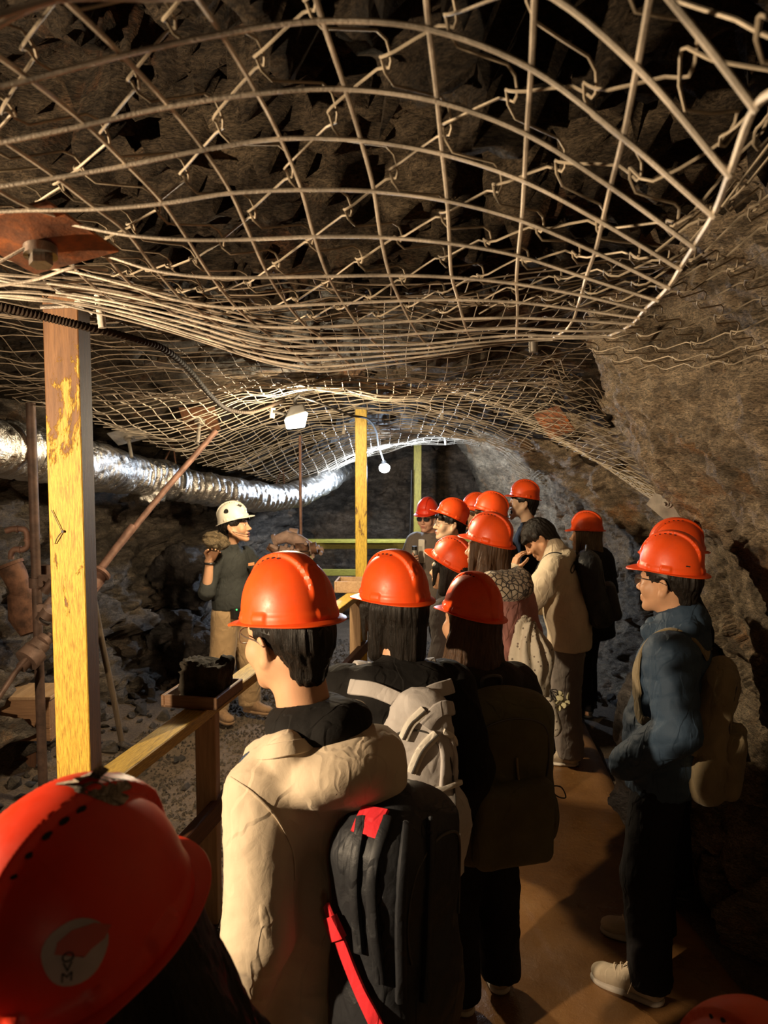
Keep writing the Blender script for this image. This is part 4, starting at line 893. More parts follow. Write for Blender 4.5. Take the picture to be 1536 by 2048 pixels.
for me_, mt in ((VENTS, M['dark_hole']), (BAND, M['black_plastic']), (KNOB, M['black_plastic'])): me_.materials.append(mt)
SH = {}
def hard_hat(label, Mw, mat='orange', group='orange hard hats', sc=1.0):
    if mat not in SH: SH[mat] = SHELL.copy(); SH[mat].name = 'shell'; SH[mat].materials.clear(); SH[mat].materials.append(M[mat])
    t = thing('hard_hat', label, 'hard hat', group=group); t.matrix_world = Mw @ Matrix.Scale(sc, 4)
    link('shell', SH[mat], None, t); link('vent_holes', VENTS, None, t, kind='stuff'); link('headband', BAND, None, t); link('ratchet_knob', KNOB, None, t)
    return t

# ------------------------------------------------------------------ people
def head_sdf(neck_to, mouth=0.0, fem=0.0, old=0.0):
    s = Sdf(.022)
    s.ell((0, -.014, .040), (.074, .096, .086)); s.ell((0, .028, -.025), (.058-.003*fem, .066, .085), k=.03)
    for q in (-1, 1):
        s.cap((q*.052, .0, -.045), (q*.018, .066, -.094-mouth*.6), .021, .015, k=.03); s.ell((q*.041, .062, -.026), (.026, .024, .028), k=.025)
    s.ell((0, .078, -.100-mouth), (.020, .017, .015), k=.02)
    s.cap((-.036, .078, .022), (.036, .078, .022), .0125, k=.02)
    s.cap((0, .088, .018), (0, .108, -.026), .0072, .0105, k=.012); s.ell((0, .112, -.031), (.0115, .0115, .010), k=.010)
    for q in (-1, 1): s.ell((q*.0125, .100, -.035), (.0075, .011, .0075), k=.006)
    s.cap((-.019, .092, -.060), (.019, .092, -.060), .0065, k=.010); s.cap((-.016, .090, -.072-mouth), (.016, .090, -.072-mouth), .0075, k=.010)
    for q in (-1, 1): s.ell((q*.032, .094, .006), (.0175, .012, .0105), k=.012, sub=True); s.ell((q*.032, .079, .005), (.0135, .012, .0115), k=.004)
    if mouth > 0: s.ell((0, .094, -.066-mouth*.5), (.017, .03, .006+mouth*.55), k=.006, sub=True)
    else: s.ell((0, .104, -.066), (.022, .010, .0018), k=.003, sub=True)
    for q in (-1, 1):
        s.ell((q*.079, -.014, -.006), (.0075, .019, .031), (0.12, q*.28, q*.18), k=.010); s.ell((q*.0745, -.006, -.036), (.006, .009, .010), k=.010)
        s.ell((q*.0885, -.009, -.002), (.006, .0095, .017), (0.12, q*.28, q*.18), k=.005, sub=True)
    nt = np.asarray(neck_to, float); s.cap((0, -.022, -.045), nt, .056-.008*fem, .060-.006*fem, k=.03)
    return s
def hand_caps(s, W, curl=.6, side=1, k=.007, spread=.12):
    """hand at matrix W: wrist at origin, fingers towards +y, palm facing -z, thumb on the side*x side"""
    W = Matrix(W); P = lambda *v: np.array(W @ Vector(v))
    s.cap(P(0, -.03, 0), P(0, .015, 0), .027, .028, k=.015)
    for i in range(4): s.cap(P(side*(.026-.0175*i), .012, 0), P(side*(.030-.0195*i), .078-.004*abs(i-1.4), .002), .0145, .0125, k=.012)
    for i, L in enumerate((.070, .079, .073, .056)):
        p = np.array([side*(.030-.0195*i), .080-.004*abs(i-1.4), .002]); a = 0.18; sp = side*(spread*(1.4-i)*.5)
        for j, (f_, r) in enumerate(((.46, .0090), (.31, .0082), (.23, .0073))):
            a += curl*(.75, 1.0, .7)[j]; d = np.array([math.sin(sp), math.cos(a)*math.cos(sp), -math.sin(a)]); q = p+d*L*f_; s.cap(P(*p), P(*q), r, r*.93, k=.004); p = q
    b = np.array([side*.030, .018, -.006]); c = b+np.array([side*.030, .030, -.014-.012*curl]); d = c+np.array([side*.010-.010*curl*side, .028, -.010-.014*curl]); e = d+np.array([-.010*curl*side, .020, -.006-.008*curl])
    s.cap(P(*b), P(*c), .0135, .0105, k=.010); s.cap(P(*c), P(*d), .0100, .0092, k=.004); s.cap(P(*d), P(*e), .0090, .0078, k=.004)
def hmat(wr, fd, pd):
    f = Vector(fd).normalized(); z = -Vector(pd); z = (z-f*z.dot(f)).normalized(); x = f.cross(z)
    return Matrix(((x[0], f[0], z[0], wr[0]), (x[1], f[1], z[1], wr[1]), (x[2], f[2], z[2], wr[2]), (0, 0, 0, 1)))
FR = np.array(Euler((.5, .35, .6)).to_matrix(), np.float32); FR2 = np.array(Euler((-.6, .4, -.5)).to_matrix(), np.float32)
def fold_fn(amp, seed, sc=(7, 7, 12), ax=None):
    k = float(np.mean(sc))/8.6
    def f(co, no):
        a = (co @ FR)*np.array([5, 9, 12], np.float32)*k; b = (co @ FR2)*np.array([6, 8, 15], np.float32)*k
        w = np.stack([vnoise(co*4*k, seed+1), vnoise(co*4*k+7, seed+2), vnoise(co*4*k+3, seed+3)], 1)
        r = (1-np.abs(vnoise(a+.9*w, seed)))**3; r2 = (1-np.abs(vnoise(b+.9*w+5, seed+5)))**4; m = .5+.5*vnoise(co*3.3+9, seed+8)
        r3 = (1-np.abs(vnoise(b*2.2-.8*w, seed+6)))**3
        return amp*((r*.75-.2)*m+(r2*.6-.12)*(1-m)+.22*r3-.08)
    return f
def glasses(parent, Mh, mat, lens, shade=False):
    g = bpy.data.objects.new('glasses', None); C.objects.link(g); g.parent = parent; g.matrix_basis = Mh
    m = MB(); u = np.linspace(0, 2*PI, 21)
    for q in (-1, 1):
        m.tube(np.stack([q*.033+.0245*np.sign(np.cos(u))*np.abs(np.cos(u))**.7, .1085-.35*np.abs(.0245*np.cos(u)+.033-.03)*.6, .004+.0175*np.sign(np.sin(u))*np.abs(np.sin(u))**.75], 1), .0013 if not shade else .0024, 6)
        m.tube(spline([(q*.058, .096, .012), (q*.074, .06, .013), (q*.086, .0, .012), (q*.089, -.030, .004)], 5), .0016 if not shade else .0032, 6)
    m.tube([(-.009, .110, .008), (0, .1125, .010), (.009, .110, .008)], .0013, 6); link('frame', m.me('frame'), mat, g)
    for q in (-1, 1):
        v = np.stack([q*.033+.0243*np.sign(np.cos(u))*np.abs(np.cos(u))**.7, .1085-.35*np.abs(.0245*np.cos(u)+.033-.03)*.6, .004+.0173*np.sign(np.sin(u))*np.abs(np.sin(u))**.75], 1)[:-1]
        m = MB(); m.add(np.concatenate([v, v+np.array([0, -.0012, 0])]), None, [[0, i, i+1] for i in range(1, 19)]+[[20, 20+i+1, 20+i] for i in range(1, 19)]); link('lens', m.me('lens', False), lens, g)
def hair_me(style, seed, h=.006):
    s = Sdf(.02); s.ell((0, -.016, .044), (.083, .105, .092))
    if style == 'short': s.cap((0, -.062, -.005), (0, -.060, -.052), .058, .046, k=.03); [s.cap((q*.070, .012, .02), (q*.071, .016, -.012), .011, .008, k=.015) for q in (-1, 1)]
    if style == 'mop': s.cap((0, -.06, .0), (0, -.062, -.065), .064, .05, k=.03); [s.cap((q*.070, .0, .03), (q*.074, .002, -.03), .022, .014, k=.015) for q in (-1, 1)]; s.cap((-.05, .085, .045), (.05, .085, .045), .02, k=.02)
    if style == 'bob': s.cap((0, -.05, 0), (0, -.055, -.115), .072, .062, k=.03); [s.cap((q*.066, -.012, .02), (q*.070, .0, -.115), .034, .026, k=.02) for q in (-1, 1)]; [s.cap((q*.066, .052, .02), (q*.064, .062, -.085), .020, .010, k=.015) for q in (-1, 1)]
    if style == 'long': 
        s.cap((0, -.05, 0), (0, -.095, -.34), .070, .060, k=.03)
        for q in (-1, 1): s.cap((q*.060, -.02, .02), (q*.105, -.045, -.20), .040, .050, k=.03); s.cap((q*.105, -.045, -.2), (q*.115, -.06, -.36), .050, .030, k=.03); s.cap((q*.068, .045, .03), (q*.080, .045, -.22), .020, .016, k=.02)
    if style == 'wide':
        s.cap((0, -.05, 0), (0, -.105, -.30), .078, .085, k=.03); s.cap((0, -.1, -.28), (0, -.125, -.40), .085, .05, k=.03)
        for q in (-1, 1): s.cap((q*.060, -.03, .02), (q*.100, -.05, -.20), .042, .052, k=.03); s.cap((q*.100, -.05, -.2), (q*.118, -.065, -.33), .052, .033, k=.03)
    s.ell((0, .098, -.055), (.068 if style in ('long', 'bob', 'wide') else .082, .085, .105), k=.012, sub=True)
    if style in ('short', 'mop'): [s.ell((q*.082, .008, -.03), (.03, .034, .040), k=.012, sub=True) for q in (-1, 1)]
    me = s.mesh(h, 'hair'); displace(me, lambda co, no: .0028*vnoise(co*np.array([120, 120, 9]), seed)+.0022*vnoise(co*np.array([240, 240, 14]), seed+3)-.001)
    return me
def shoe_parts(parent, x, y, yaw, mu, ms, L=.285, laces=False, h=.008, mid=None):
    M4 = Matrix.Translation((x, y, .028)) @ Matrix.Rotation(yaw, 4, 'Z')
    s = Sdf(.03); s.cap((0, -.07, .055), (0, .06, .045), .043, .040); s.ell((0, .115, .040), (.046, .060, .034)); s.cap((0, -.06, .06), (0, -.045, .13), .040, .044); s.cap((0, .02, .07), (0, -.02, .11), .036, .036)
    me = s.mesh(h, 'shoe', zmin=.018); displace(me, lambda co, no: .0012*vnoise(co*60, 3)); o = link('shoe', xform(me, Matrix.Scale(L/.285, 4)), mu, parent); o.matrix_basis = M4
    s = Sdf(.02); s.cap((0, -.065, .012), (0, .05, .010), .046, .048, sc=(1, 1, .45)); s.ell((0, .11, .014), (.052, .068, .022)); me = s.mesh(h, 'sole', zmin=0)
    sl = link('sole', xform(me, Matrix.Scale(L/.285, 4)), ms, o)
    if laces:
        for k in range(4): m = MB(); z = .082+.012*k; y0 = .075-.024*k; m.tube(spline([(-.026, y0-.008, z-.012), (0, y0+.006, z+.010), (.026, y0-.006, z-.012)], 5), .0026, 6); link('lace', m.me('lace'), M['lace'], o)
        m = MB(); m.tube(spline([(0, -.002, .130), (-.035, .02, .14), (-.040, .035, .118), (-.01, .01, .125), (-.03, -.005, .118), (-.052, .0, .07), (-.056, .012, .03)], 6), .0022, 6); link('lace', m.me('lace'), M['lace'], o)
    return o
M['lace'] = mat_plain('pale_lace', (.55, .45, .32), .8)
M['sole_white'] = mat_plain('pale_sole', (.60, .54, .45), .6); M['sole_dark'] = mat_plain('dark_sole', (.03, .025, .02), .7)

class Person: pass
def person(name_label, rim, d, yaw, hyaw=None, pitch=0., roll=0., lean=0., hat=None, hatmat='orange', skin='skin', hair='short', hairmat='hair_black', hseed=1,
           jacket='black', pants='black_pants', bulk=.02, hem=.47, hood=True, armL=None, armR=None, vox=.012, hvox=.0055, fem=0., mouth=0., face=True, feet=None, shoes=('sole_dark', 'sole_dark'),
           flare=.0, wide=.0, fold=.010, fsc=8.6, shoulders=.165, hands=(True, True), H=None, laces=False, extra=None, quilt=False, hscale=1.04, collar=True, sleeves=(.93, .93), shz=.778, sr=1.0, hatpitch=0., lower=True):
    yaw = math.radians(yaw); hy = yaw if hyaw is None else math.radians(hyaw); pitch, roll, lean = map(math.radians, (pitch, roll, lean))
    hp = at(rim[0], rim[1], d)-np.array([0, 0, .046])
    if H is None: H = hp[2]/(.925-.40*(1-math.cos(lean))*1.0)
    hl = np.array([0, (.395*H*math.sin(lean))+.045, .53*H+.395*H*math.cos(lean)])    # head centre, body frame
    cy, sy = math.cos(yaw), math.sin(yaw); Rz = np.array([[cy, -sy, 0], [sy, cy, 0], [0, 0, 1]])
    root = hp-Rz @ hl; root[2] = 0
    p = thing('person', name_label, 'person', loc=tuple(root), rot=(0, 0, yaw), group='visitors in orange hard hats' if hatmat != 'white_hat' else None)
    bpy.context.view_layer.update
    hl[2] = hp[2]
    def U(v): v = np.asarray(v, float)-np.array([0, 0, .53*H]); c, s_ = math.cos(-lean), math.sin(-lean); return np.array([v[0], c*v[1]-s_*v[2], s_*v[1]+c*v[2]+.53*H])
    Mh = Matrix.Translation(hl) @ Matrix.Rotation(hy-yaw, 4, 'Z') @ Matrix.Rotation(pitch, 4, 'X') @ Matrix.Rotation(roll, 4, 'Y') @ Matrix.Scale(hscale, 4)
    neck = U((0, -.015, .80*H)); nl = np.array(Mh.inverted() @ Vector(neck))
    hs = head_sdf(nl, mouth, fem); hm = hs.mesh(hvox, 'body'); hm.transform(Mh)
    aL = armL or [(-.225, -.035, .635*H), (-.205, .07, .485*H)]; aR = armR or [(.225, -.035, .635*H), (.205, .07, .485*H)]
    sh = {-1: U((-shoulders, -.005, shz*H)), 1: U((shoulders, -.005, shz*H))}
    arms = {-1: aL, 1: aR}
    ft = feet or [(-.10, .0, 0.), (.10, .03, 0.)]
    # body under the clothes, one surface
    b = Sdf(.05); b.ell(U((0, 0, .72*H)), (.135, .085, .17), (-lean, 0, 0)); b.ell((0, 0, .56*H), (.135, .095, .14)); b.cap(U((-.11, 0, .775*H)), U((.11, 0, .775*H)), .05); b.cap(U((0, 0, .77*H)), neck, .065, .056)
    for q in (-1, 1):
        el, wr = arms[q]; b.cap(sh[q], el, .042, .036); b.cap(el, wr, .036, .026)
        fx, fy, fa = ft[0 if q < 0 else 1]; b.cap((q*.085, 0, .50*H), (q*.04+fx*.6, fy*.6+.02, .28*H), .075, .052); b.cap((q*.04+fx*.6, fy*.6+.02, .28*H), (fx, fy-.02, .07), .05, .034)
    bm_ = b.mesh(max(vox, .013), 'body'); mes = [hm, bm_]
    hnd = Sdf(.01); any_h = False
    for q in (-1, 1):
        hk = hands[0 if q < 0 else 1]
        if hk is None or hk is False: continue
        el, wr = map(np.array, arms[q])
        if hk is True:
            dr = Vector(wr-el).normalized(); x = Vector((q*-.2, .97, 0)); x = (x-dr*x.dot(dr)).normalized(); z = x.cross(dr) if q < 0 else x.cross(dr)
            z = Vector((q, 0, 0)); z = (z-dr*z.dot(dr)).normalized(); x = dr.cross(z)
            W = Matrix((( x[0], dr[0], z[0], wr[0]), (x[1], dr[1], z[1], wr[1]), (x[2], dr[2], z[2], wr[2]), (0, 0, 0, 1))); side = 1 if x[1] > 0 else -1; hand_caps(hnd, W, .45, side)
        else: hand_caps(hnd, hk[0], hk[1], hk[2])
        hnd.cap(wr-(wr-el)*.8, wr, .040, .027, k=.012); any_h = True
    if any_h: mes.append(hnd.mesh(.0045 if vox < .011 or hands[0] not in (True, None, False) or hands[1] not in (True, None, False) else .006, 'hands'))
    link('body', join_me('body', mes), M[skin], p)
    # face details
    if face:
        for q in (-1, 1):
            m = Sdf(0).ell((q*.032, .0815, .005), (.0115, .0105, .0105)); o = link('eye', m.mesh(.004, 'eye'), M['eye_white'], p); o.matrix_basis = Mh
            m = MB(); m.disc((q*.032, .0918, .005), (0, 1, 0), .0055, .0016, 12); io = link('iris', m.me('iris'), M['iris'], o)
            m = MB(); m.tube(spline([(q*.014, .094, .024), (q*.032, .096, .029), (q*.050, .084, .024)], 4), [.0022]*4+[.003]*4+[.0016], 6); o = link('eyebrow', m.me('eyebrow'), M[hairmat], p); o.matrix_basis = Mh
        s = Sdf(.004); s.cap((-.016, .0975, -.0615), (.016, .0975, -.0615), .0042); s.cap((-.013, .0965, -.0705-mouth), (.013, .0965, -.0705-mouth), .005); o = link('lips', s.mesh(.0025, 'lips'), M['lip'], p); o.matrix_basis = Mh
        if mouth > 0: s = Sdf(0).ell((0, .078, -.066-mouth*.5), (.014, .014, .004+mouth*.5)); o = link('open_mouth', s.mesh(.004, 'open_mouth'), M['dark_hole'], p); o.matrix_basis = Mh
    if hair: o = link('hair', hair_me(hair, hseed, hvox*1.05), M[hairmat], p); o.matrix_basis = Mh
    # jacket
    j = Sdf(.06)
    j.ell(U((0, -.005, .725*H)), (.148+bulk, .105+bulk, .165), (-lean, 0, 0)); j.ell(U((0, 0, .60*H)), (.145+bulk, .105+bulk, .17), (-lean, 0, 0))
    j.cap(U((-shoulders+.035, -.005, (shz-.003)*H)), U((shoulders-.035, -.005, (shz-.003)*H)), .055+bulk*.8, k=.05)
    j.cap(U((0, -.01, .785*H)), U((0, .0, .83*H)), .085, .064, k=.03)
    hz = hem*H; j.cap((0, 0, .58*H), (0, 0, hz-.04), .15+bulk, .155+bulk+flare, sc=(1, .75, 1))
    for q in (-1, 1):
        el, wr = map(np.asarray, arms[q]); j.cap(sh[q], el, (.060+bulk*.9)*sr, (.050+bulk*.8)*sr, k=.045); sf = sleeves[0 if q < 0 else 1]; j.cap(el, el+(wr-el)*sf, (.050+bulk*.8)*sr, (.040+bulk*.6)*sr, k=.03)
    import copy; j0 = copy.copy(j); j0.ops = list(j.ops)
    if hood: 
        j.cap(U((-.085, -.075, .81*H)), U((.085, -.075, .81*H)), .055, k=.04); j.ell(U((0, -.105, .790*H)), (.120, .055, .062), k=.04); [j.cap(U((q*.085, -.06, .815*H)), U((q*.06, .055, .80*H)), .04, .03, k=.03) for q in (-1, 1)]
    if extra: extra(j, U, H)
    jm = j.mesh(vox, 'jacket', zmin=hz if lean == 0 else hz)
    if quilt: displace(jm, lambda co, no: .0055*np.abs(np.sin((co[:, 2]+.35*co[:, 1]+.02*vnoise(co*6, 4))*PI/.075))**.5-.004+.0035*(1-np.abs(vnoise(co*np.array([30, 30, 16]), 8)))**2)
    displace(jm, fold_fn(fold, 10+hseed, (fsc,)*3)); link('jacket', jm, M[jacket], p)
    if lower:
        t = Sdf(.04); t.ell((0, 0, .53*H), (.150, .108, .12))
        for q in (-1, 1):
            fx, fy, fa = ft[0 if q < 0 else 1]; kn = (q*.03+fx*.65, fy*.6+.02, .28*H)
            t.cap((q*.075, 0, .50*H), kn, .092+wide*.5, .066+wide, k=.05); t.cap(kn, (fx, fy-.02, .09), .066+wide, .050+wide*1.3, k=.03)
        pm_ = t.mesh(max(vox, .011), 'trousers', zmin=.085); displace(pm_, fold_fn(fold*.9, 40+hseed, (8, 8, 13))); link('trousers', pm_, M[pants], p)
        for k, (fx, fy, fa) in enumerate(ft): shoe_parts(p, fx, fy+.035, fa, M[shoes[0]], M[shoes[1]], .285*H/1.75, laces, .007 if vox < .011 else .010)
    Mw = Matrix.Translation(root) @ Matrix.Rotation(yaw, 4, 'Z')
    if hat: hard_hat(hat, Mw @ Mh @ Matrix.Translation((0, -.004, .050)) @ Matrix.Rotation(math.radians(hatpitch), 4, 'X'), hatmat, 'orange hard hats' if hatmat in ('orange', 'red') else None, .90)
    r = Person(); r.o = p; r.j = j; r.j0 = j0; r.U = U; r.H = H; r.Mh = Mh; r.Mw = Mw; r.root = root; r.bulk = bulk; r.lean = lean; r.arms = arms; r.sh = sh
    return r

def backpack(P, label, mat, w=.30, h=.46, d=.17, z=.675, tz=0., matstrap=None, pocket=True, vox=.009, strapw=.05, straps=(-1, 1), yoff=0., detail=None, fold=.008, seed=3, top=0., zipmat=None, tilt=0., tear=False, handle=True, xoff=0., strapn=8):
    H = P.H; c = P.U((xoff, -.098-P.bulk-d*.5+yoff, z*H)); t = thing('backpack', label, 'backpack', group='backpacks worn by the visitors'); org = np.array([c[0], c[1], c[2]-h/2])
    t.matrix_world = P.Mw @ Matrix.Translation(org); L = -org
    R = (-P.lean, 0, 0)
    R = (-P.lean, math.radians(tilt), 0); Q = rotm(R); O = lambda *v: c+Q @ np.array(v, float)
    s = Sdf(.03)
    if tear: s.cap(O(0, .02, h*.44), O(0, 0, -h*.05), w*.26, w*.47, sc=(1, d/w, 1)); s.box(O(0, 0, -h*.22), (w/2, d/2, h*.28), min(.075, d*.42), R, k=.06)
    else: s.box(c, (w/2, d/2, h/2), min(.075, d*.42), R); s.ell(O(0, -.01, -h*.22), (w*.50, d*.58, h*.30), R, k=.05); s.ell(O(0, 0, h*.32), (w*.43, d*.45, h*.24), R, k=.05)
    bm_ = s.mesh(vox, 'bag'); displace(bm_, fold_fn(fold, seed, (6, 6, 9))); bm_.transform(Matrix.Translation(L)); link('bag', bm_, mat, t)
    if pocket:
        q = Sdf(.03); q.box(O(0, -d*.5-.015, -h*.20), (w*.38, .045, h*.25), .035, R); pm_ = q.mesh(vox, 'front_pocket'); displace(pm_, fold_fn(fold*.7, seed+4, (7, 7, 10))); pm_.transform(Matrix.Translation(L)); link('front_pocket', pm_, mat, t)
        for q_ in (-1, 1):
            u = Sdf(.02); u.ell(O(q_*(w*.5), 0, -h*.27), (.03, d*.36, h*.18)); um = u.mesh(vox, 'side_pocket'); displace(um, fold_fn(fold*.6, seed+6)); um.transform(Matrix.Translation(L)); link('side_pocket', um, mat, t)
    zm = zipmat or M['zip']
    def surf(x, z_, back=True): p, n = s.proj(np.array([[c[0]+x, c[1]-d*.8, c[2]+z_]]), .002); return p[0]
    zp = [surf(w*.45*math.cos(a), h*.18+h*.27*math.sin(a)) for a in np.linspace(-.5, PI+.5, 15)]
    m = MB(); m.tube(spline(np.array(zp)+L, 3), .0032, 6); link('zip', m.me('zip'), zm, t)
    for q in straps:
        pts = [P.U((q*.060, -.13-P.bulk, .785*H)), P.U((q*.088, -.06, .83*H)), P.U((q*.105, .02, .825*H)), P.U((q*.125, .11+P.bulk, .755*H)), P.U((q*.140, .13+P.bulk, .70*H)), P.U((q*.165, .08, .635*H)), P.U((q*.165, -.04, .60*H)), P.U((q*.13, -.115-P.bulk, .575*H))]
        sp, nr = P.j0.proj(spline(pts[:strapn], 7), .004); nr = np.stack([np.convolve(np.pad(nr[:, i], 3, 'edge'), np.ones(7)/7, 'valid') for i in range(3)], 1); sp = np.stack([np.convolve(np.pad(sp[:, i], 2, 'edge'), np.ones(5)/5, 'valid') for i in range(3)], 1)+nr*.004
        n = len(sp); wd = np.where(np.arange(n) < n*.62, strapw, strapw*.5)
        me = ribbon(sp, nr, wd, .006); me.transform(Matrix.Translation(L)); link('shoulder_strap', me, matstrap or mat, t)
    if handle: m = MB(); m.tube(spline([c+np.array([-.035, d*.40, h*.50])+L, c+np.array([-.03, d*.36, h*.50+.045])+L, c+np.array([.03, d*.36, h*.50+.045])+L, c+np.array([.035, d*.40, h*.50])+L], 5), .007, 8); link('grab_handle', m.me('grab_handle'), M['zip'], t)
    if detail: detail(t, s, c, L, (w, h, d))
    return t
M['zip'] = mat_plain('zip_tape', (.05, .045, .04), .5)
cl = lambda n, c, **k: M.__setitem__(n, mat_cloth(n, c, **k))
cl('beige', (.52, .42, .30), rough=.8, var=.08, crease=.8); cl('black', (.011, .010, .0095), rough=.85, spec=.15); cl('black_pants', (.012, .011, .012), spec=.15); cl('navy_puffer', (.034, .060, .100), rough=.66, spec=.25, var=.15); cl('charcoal', (.034, .036, .033)); cl('pink', (.46, .215, .19), var=.1)
cl('cream', (.60, .50, .36), var=.1, fine=300, st=.5); cl('greybrown', (.14, .11, .09)); cl('khaki', (.29, .19, .095), var=.12); cl('grey_pants', (.16, .135, .12), var=.1); cl('dark_brown', (.028, .022, .019)); cl('olive', (.095, .085, .045), rough=.7); cl('grey_bag', (.42, .39, .37), var=.08, rough=.7); cl('black_bag', (.013, .014, .017), rough=.55, spec=.4); cl('tan_bag', (.21, .165, .095)); cl('red_strap', (.62, .02, .03), rough=.6); cl('darkblue', (.03, .045, .075))
cl('sneaker', (.40, .33, .24)); cl('boot', (.17, .10, .05)); cl('print_cloth', (.66, .60, .50), var=.06)
M['sneaker_sole'] = mat_plain('sneaker_sole', (.42, .37, .31), .6)
cl('olive_pants', (.17, .125, .06), var=.1)

# ------------------------------------------------------------------ the crowd, nearest first
def L2(y, z): return y, z
# beige jacket
def beige_extra(j, U, H):
    j.ell(U((.0, -.105, .780*H)), (.160, .130, .078), (-.30, 0, 0), k=.03); j.cap(U((.03, -.165, .752*H)), U((.04, -.195, .69*H)), .075, .022, k=.05); [j.cap(U((q*.12, -.05, .815*H)), U((q*.075, .075, .785*H)), .04, .03, k=.03) for q in (-1, 1)]
    j.ell(U((0, -.005, .855*H)), (.105, .115, .090), k=.006, sub=True)
p1 = person('young man in beige hooded jacket and glasses seen from behind, nearest in the middle', (577, 1240), 1.68, 57, 45, pitch=-3, hat='orange hard hat on the man in the beige jacket', jacket='beige', bulk=.022, hem=.44, vox=.0072, hvox=.0040, hood=False, extra=beige_extra, face=False,
            armL=[(-.215, -.05, .63*1.74), (-.215, .05, .46*1.74)], armR=[(.23, -.06, .63*1.74), (.21, .10, .48*1.74)], fold=.0075, fsc=9, hseed=2, skin='skin', shoulders=.150, shz=.758, hatpitch=-3)
glasses(p1.o, p1.Mh, M['steel'], M['glass'])
s = Sdf(.03); s.ell(p1.U((0, -.03, .825*p1.H)), (.115, .105, .062)); s.ell(p1.U((0, -.105, .83*p1.H)), (.085, .05, .045)); s.ell(p1.U((0, .01, .875*p1.H)), (.066, .072, .075), k=.01, sub=True); im = s.mesh(.007, 'inner_hood'); displace(im, fold_fn(.007, 5)); link('inner_hood', im, M['black'], p1.o)
m = MB()
def p1bag(t, s, c, L, dim):
    w, h, d = dim
    Mi = p1.Mw.inverted()
    def px(q): c_ = spline([(k[0], k[1], 0) for k in q], 6); return s.cast(tuple(Mi @ Vector(CAM)), np.array([tuple(Mi.to_3x3() @ Vector(ray(k[0], k[1]))) for k in c_]))[0]
    def strip(nm, q, wd, th, mt, off): sp, nr = s.proj(px(q), off); o = link(nm, xform(ribbon(sp, nr, wd, th), Matrix.Translation(L)), mt, t); return o, sp, nr
    strip('red_label', ((752, 1622, 1.72), (741, 1644, 1.70), (730, 1672, 1.68)), .064, .004, M['red_strap'], .006)[0]['label'] = 'red stitched label on the black bag'
    o, sp, nr = strip('red_strap', ((668, 1805, 1.55), (682, 1850, 1.53), (704, 1910, 1.52), (730, 1975, 1.52), (765, 2060, 1.52)), .030, .004, M['red_strap'], .016); o['label'] = 'bright red side strap of the black bag'
    link('buckle', xform(ribbon(sp[3:9], nr[3:9], .040, .009), Matrix.Translation(L)), M['red_strap'], t)
    for q in (((725, 1640, 1.6), (712, 1760, 1.6), (722, 1900, 1.6)), ((775, 1640, 1.6), (745, 1760, 1.6), (760, 1960, 1.6)), ((812, 1650, 1.62), (800, 1800, 1.62), (800, 2000, 1.62)), ((860, 1640, 1.66), (852, 1800, 1.66), (846, 2000, 1.66))): strip('seam_pleat', q, .022, .010, M['black_bag'], .002)
    mp = Sdf(.02).ell(c+np.array([-w*.46, -d*.2, -h*.36]), (.055, d*.52, h*.17)); me = mp.mesh(.008, 'mesh_pocket'); displace(me, fold_fn(.006, 9)); link('mesh_pocket', xform(me, Matrix.Translation(L)), M['mesh_cloth'], t)
M['mesh_cloth'] = mat_plain('shiny_mesh_cloth', (.03, .03, .03), .28, 0, .6, .6, 40, .4)
backpack(p1, 'black backpack with red label and red strap on the beige jacket', M['black_bag'], .31, .58, .20, .575, xoff=.04, pocket=False, handle=False, detail=p1bag, matstrap=M['darkblue'], vox=.008, fold=.010, straps=(-1, 1), strapn=5)
# black hoodie, grey backpack
p3 = person('person in black hooded jacket with pale grey backpack, behind the beige jacket', (787, 1196), 2.37, 8, 40, hat='orange hard hat above the pale grey backpack', hair='bob', hairmat='hair_black', jacket='black', pants='olive_pants', wide=.02, bulk=.04, vox=.009, hvox=.0046, face=False, fold=.011, hseed=4, fem=.5)
M['trim'] = mat_cloth('pale_trim', (.60, .56, .49), var=.08)
def p3bag(t, s, c, L, dim):
    w, h, d = dim
    Mi = p3.Mw.inverted()
    def rib(nm, q, wd, th, mt, off=.004):
        c_ = spline(q, 6) if len(q) > 2 else np.array(q, float); sp, nr = s.cast(tuple(Mi @ Vector(CAM)), np.array([tuple(Mi.to_3x3() @ Vector(ray(k[0], k[1]))) for k in c_]), off)
        if len(sp) > 3 and np.abs(np.diff(sp, axis=0)).max() < .12: link(nm, xform(ribbon(sp, nr, wd, th), Matrix.Translation(L)), mt, t)
    Z3 = lambda q: [(x, y, 0) for x, y in q]
    for q in ([(806, 1478), (822, 1446), (848, 1420)], [(822, 1545), (842, 1500), (870, 1468)]): rib('zip', Z3(q), .030, .009, M['trim']); rib('zip_teeth', Z3(q), .005, .004, M['zip'], .015)
    rib('webbing', Z3([(848, 1452), (864, 1428), (884, 1416), (902, 1418)]), .042, .008, M['grey_bag']); rib('webbing', Z3([(884, 1462), (902, 1476), (912, 1500)]), .018, .006, M['trim'])
    rib('pocket_edge', Z3([(852, 1584), (890, 1574), (925, 1560), (946, 1545)]), .016, .009, M['trim']); rib('seam_fold', Z3([(872, 1470), (884, 1510), (882, 1572)]), .016, .007, M['grey_bag']); rib('seam_fold', Z3([(898, 1475), (906, 1515), (906, 1550)]), .016, .007, M['grey_bag'])
b3 = backpack(p3, 'pale grey backpack with webbing straps on the black hooded jacket', M['grey_bag'], .36, .56, .17, .625, matstrap=M['grey_bag'], strapw=.06, detail=p3bag, fold=.016, seed=12, tilt=9, tear=True, handle=False, pocket=False, vox=.008)
